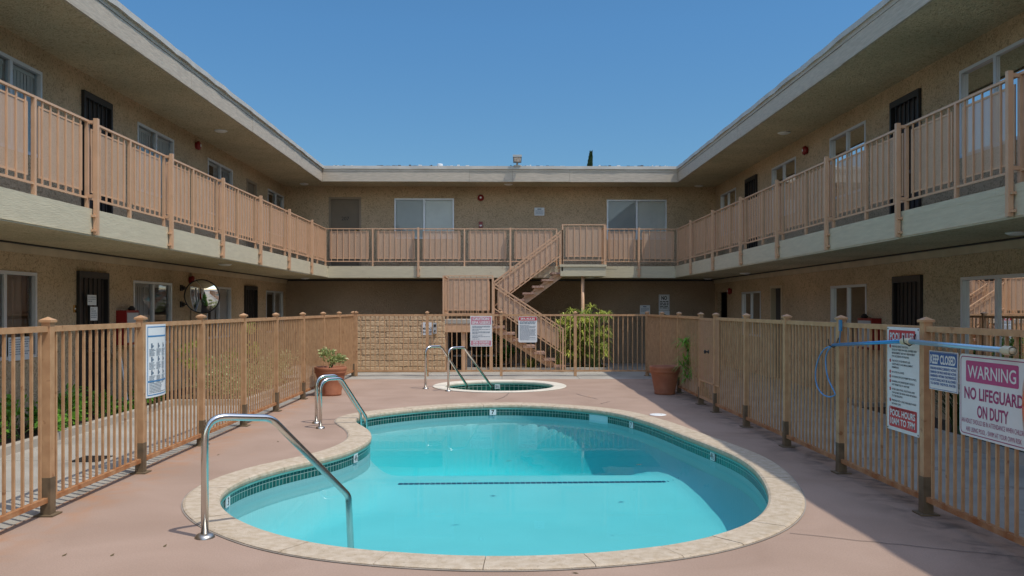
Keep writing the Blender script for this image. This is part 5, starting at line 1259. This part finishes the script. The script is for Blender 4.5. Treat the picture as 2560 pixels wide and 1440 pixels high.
def shrub(name, label, c, rx, ry, h, n, leaf, size, mat, stems=5, cat='shrub', z0=.15, group=None, squash=.5, bark='bark', stem_r=.012):
    root = thing(name, label, cat, tuple(c), group); c = Vector(c); cl = []
    for k in range(max(4, n // 55)):
        a = random.uniform(0, 2 * math.pi); r_ = math.sqrt(random.random()); cl.append(c + Vector((rx * r_ * math.cos(a), ry * r_ * math.sin(a), h * random.uniform(z0 + .15, .95) * (1 - .25 * r_ * r_))))
    g = MB()
    for k in range(stems):
        t = random.choice(cl); b_ = c + Vector((random.uniform(-.15, .15) * rx, random.uniform(-.15, .15) * ry, 0)); g.tube([b_, b_.lerp(t, .5) + Vector((0, 0, h * .08)), t], [stem_r, stem_r * .8, stem_r * .4], 5)
    g.build('stems', M[bark], root)
    g = MB(); sp = min(rx, ry, h) * .42
    for k in range(n):
        q = random.choice(cl); o = Vector((random.gauss(0, 1), random.gauss(0, 1), random.gauss(0, .8))); o = o.normalized() * sp * random.random() ** .5
        p = q + o; p.z = max(p.z, c.z + .02); d = (p - c); d.z *= squash; d = d.normalized() + Vector((random.gauss(0, .5), random.gauss(0, .5), random.gauss(.1, .4)))
        L = size * random.uniform(.6, 1.25); g.leaf(p, d, L, L * leaf, rnd=min(1, max(0, random.gauss(.5, .25))))
    g.build('foliage', mat, root); return root
shrub('ficus_plant', 'small pale ficus growing in the left terracotta pot', c1 + Vector((0, 0, .48)), .21, .21, .40, 460, .42, .08, M['leaf_ficus'], 9, 'plant', stem_r=.007)
# beds on the left
for k, (y, lb) in enumerate(((7.2, 'bright green leafy clump in the left bed at the picture edge'), (9.0, 'bright green leafy clump in the left bed before the nearest window'), (10.3, 'bright green leafy clump in the left bed between the nearest window and the posted door'), (11.3, 'bright green leafy clump in the left bed before the posted door'))):
    shrub('ground_cover_plant', lb, (-5.98, y, .03), .34, .8, .42, 700, .42, .12, M['leaf_bright'], 8, 'plant', z0=.0, group='leafy clumps in the left bed', bark='stem', stem_r=.006)
for y, lb in ((12.6, 'low dark green clump in the left bed below the red cabinet'), (13.6, 'low dark green clump in the left bed before the mirror')):
    shrub('ground_cover_plant', lb, (-6.0, y, .03), .34, .6, .34, 500, .42, .10, M['leaf_bright'], 8, 'plant', z0=.0, group='leafy clumps in the left bed', bark='stem', stem_r=.006)
for k, (y, lb) in enumerate(((14.8, 'variegated pale leafy hedge bush behind the left fence, nearest of its row'), (16.1, 'variegated pale leafy hedge bush behind the left fence, second of its row'), (17.4, 'variegated pale leafy hedge bush beside the ficus pot fence'), (18.6, 'variegated pale leafy hedge bush behind the left fence, farthest of its row'))):
    shrub('hedge_bush', lb, (-4.95, y, .03), .5, .75, .68, 1100, .5, .075, M['leaf_olive'], 8, group='variegated hedge bushes', z0=.0)
shrub('young_tree', 'slim yellow-green sapling behind the left fence near the mirror', (-5.5, 14.75, .03), .28, .28, 1.25, 380, .35, .10, M['leaf_lime'], 5, 'sapling', z0=.25)
shrub('young_tree', 'slim yellow-green sapling behind the left fence near the far corner', (-5.3, 17.2, .03), .3, .32, 1.35, 420, .35, .10, M['leaf_lime'], 5, 'sapling', z0=.3)
# right bed
def strap_plant(name, label, c, n, L, wd, mat, spread=.5, group=None, cat='plant', up=1.0):
    root = thing(name, label, cat, tuple(c), group); g = MB(); c = Vector(c)
    for k in range(n):
        a = random.uniform(0, 2 * math.pi); l = L * random.uniform(.6, 1.1); out = spread * random.uniform(.3, 1.1); b_ = c + Vector((random.gauss(0, .06), random.gauss(0, .06), 0)); pts = []
        for j in range(6):
            t = j / 5; pts.append(b_ + Vector((math.cos(a) * out * t * t * l + math.cos(a) * .25 * t * l, math.sin(a) * out * t * t * l + math.sin(a) * .25 * t * l, l * up * (t - .55 * t * t * out))))
        s_ = Vector((-math.sin(a), math.cos(a), 0)) * wd / 2; rv = random.random()
        for j in range(5):
            w0 = 1 - (j / 5) ** 2; w1 = 1 - ((j + 1) / 5) ** 2 * .98; g.quad(pts[j] - s_ * w0, pts[j] + s_ * w0, pts[j + 1] + s_ * w1, pts[j + 1] - s_ * w1, rnd=rv)
    g.build('leaves', mat, root); return root
for k, (x, y, lb) in enumerate(((5.85, 5.4, 'dark strap-leaved clump in the right bed behind the life ring'), (5.9, 6.6, 'dark strap-leaved clump in the right bed behind the warning sign'), (5.85, 7.9, 'dark strap-leaved clump in the right bed behind the keep closed sign'), (5.95, 9.0, 'dark strap-leaved clump in the right bed behind the pool rules sign'), (5.95, 10.6, 'dark strap-leaved clump in the right bed below the near right-hand window'))):
    strap_plant('strap_leaf_plant', lb, (x, y, .03), 110, .95, .035, M['leaf_dark'], .75, 'strap-leaved clumps in the right bed')
for k, (y, lb) in enumerate(((5.9, 'low glossy shrub on the right curb below the life ring'), (7.2, 'low glossy shrub on the right curb below the warning sign'), (8.5, 'low glossy shrub on the right curb left of the keep closed sign'))):
    shrub('low_shrub', lb, (5.72, y, .03), .22, .6, .30, 480, .5, .075, M['leaf_dark'], 6, group='low glossy shrubs in the right bed', z0=0)
# papyrus
def papyrus(name, label, c, n, h, mat, spread, umbel=.28, rays=26, group=None, lean=(0, 0)):
    root = thing(name, label, 'papyrus', tuple(c), group); g = MB(); f = MB(); c = Vector(c)
    for k in range(n):
        a = random.uniform(0, 2 * math.pi); r_ = spread * math.sqrt(random.random()); hh = h * random.uniform(.22, 1.0) * (1 - .22 * (r_ / spread) ** 2)
        b_ = c + Vector((random.gauss(0, .08), random.gauss(0, .08), 0)); t = c + Vector((math.cos(a) * r_ + lean[0], math.sin(a) * r_ * .8 + lean[1], hh))
        g.tube([b_, b_.lerp(t, .5) + Vector((0, 0, hh * .08)), t], [.007, .006, .004], 5); rv = random.gauss(.55, .25)
        for j in range(rays):
            b2 = random.uniform(0, 2 * math.pi); el = random.uniform(-.35, .75); L = umbel * random.uniform(.65, 1.15); d = Vector((math.cos(b2) * math.cos(el), math.sin(b2) * math.cos(el), math.sin(el)))
            m = t + d * L * .55 + Vector((0, 0, .02)); e = t + d * L + Vector((0, 0, -L * .2)); s_ = Vector((-math.sin(b2), math.cos(b2), 0)) * .010; r2 = min(1, max(0, rv + random.gauss(0, .15)))
            f.quad(t - s_ * .6, t + s_ * .6, m + s_, m - s_, rnd=r2); f.quad(m - s_, m + s_, e + s_ * .2, e - s_ * .2, rnd=r2)
    g.build('stems', M['stem'], root); f.build('foliage', mat, root); return root
papyrus('papyrus_plant', 'tall sunlit papyrus around the steel column behind the back fence', (1.95, 22.0, .05), 62, 1.62, M['leaf_lime'], .62, .30)
papyrus('papyrus_plant', 'bright papyrus right of the steel column, arching over the fence', (2.42, 21.95, .05), 62, 1.66, M['leaf_lime'], .52, .30)
papyrus('papyrus_plant', 'papyrus drooping through the right fence beside the empty pot', (XR + .33, 15.1, 0), 20, 1.25, M['leaf_bright'], .26, .26, lean=(-.22, 0))
for x, lb in ((-.45, 'dark leafy shrub under the stairs next to the landing posts'), (.2, 'dark leafy shrub under the middle of the lower stair flight')):
    shrub('shade_shrub', lb, (x, 22.6, .05), .35, .4, .95, 700, .35, .12, M['leaf_dark'], 7, group='shrubs under the stairs', z0=0)
for x, lb in ((.75, 'low lime strap-leaved tuft below the foot of the stairs, left one'), (1.5, 'low lime strap-leaved tuft beside the bottom tread')):
    strap_plant('lily_tuft', lb, (x, 21.75, .05), 70, .42, .02, M['leaf_lime'], .7, 'lime tufts by the stairs')

# ---------------------------------------------------------------- small things on deck and water
p = at_z(1645, 1037, .004); root = thing('skimmer_lid', 'round white skimmer lid in the deck near the pool edge', 'lid', tuple(p)); g = MB(); g.lathe(p, [(0, .010), (.11, .010), (.125, .006), (.128, 0)], 28); g.build('lid_plate', M['white'], root, smooth=True); g = MB(); g.lathe(p + Vector((.05, 0, .0102)), [(0, .0), (.012, .0)], 10); g.build('finger_hole', M['black'], root)
p = at_z(300, 1165, .0); g = MB(); g.box(-4.6, -4.3, 8.9, 9.25, -.006, .004); tag(g.build('drain_grate', M['black']), 'dark square drain grate in the walkway behind the left fence', 'drain')
def floating(label, px, py, L, wd, mat):
    p = at_z(px, py, WL + .004); g = MB(); a = random.uniform(-.4, .4); d = Vector((math.cos(a), math.sin(a), 0)); s_ = Vector((-d.y, d.x, 0)) * wd
    pts = [p - d * L / 2, p - s_ * .6 + Vector((0, 0, .004)), p + d * L / 2 + Vector((0, 0, .006)), p + s_]; g.v = pts; g.f = [(0, 1, 2, 3)]; tag(g.build('floating_leaf', mat), label, 'leaf', 'leaves on the water')
floating('brown leaf floating on the pool under the reflected caution board', 1271, 1153, .10, .03, M['dead_leaf']); floating('brown leaf floating on the pool near the shadow edge', 1598, 1162, .09, .03, M['dead_leaf']); floating('pale grass blade floating on the pool at the right', 1698, 1273, .12, .008, pmat('dry_blade', (.30, .34, .12), .6)); floating('tiny dark leaf floating on the near right part of the pool', 1586, 1224, .04, .015, M['dead_leaf']); floating('tiny dark leaf floating in the middle of the pool', 1185, 1203, .12, .02, M['dead_leaf'])
for px, py in ((695, 1104), (545, 1137), (1440, 1432), (160, 1388), (280, 1388), (412, 1365)):
    p = at_z(px, py, .003); g = MB(); a = random.uniform(0, 3); L = .03; d = Vector((math.cos(a) * L, math.sin(a) * L, .006)); s_ = Vector((-d.y, d.x, 0)) * .35; g.v = [p - d, p - s_, p + d, p + s_]; g.f = [(0, 1, 2, 3)]; tag(g.build('dry_leaf', M['dead_leaf']), 'tiny dry brown leaf lying on the pink deck beside the pool', 'leaf', 'dry leaves on the deck')
for o in bpy.data.objects:
    if '_o' in o: del o['_o']
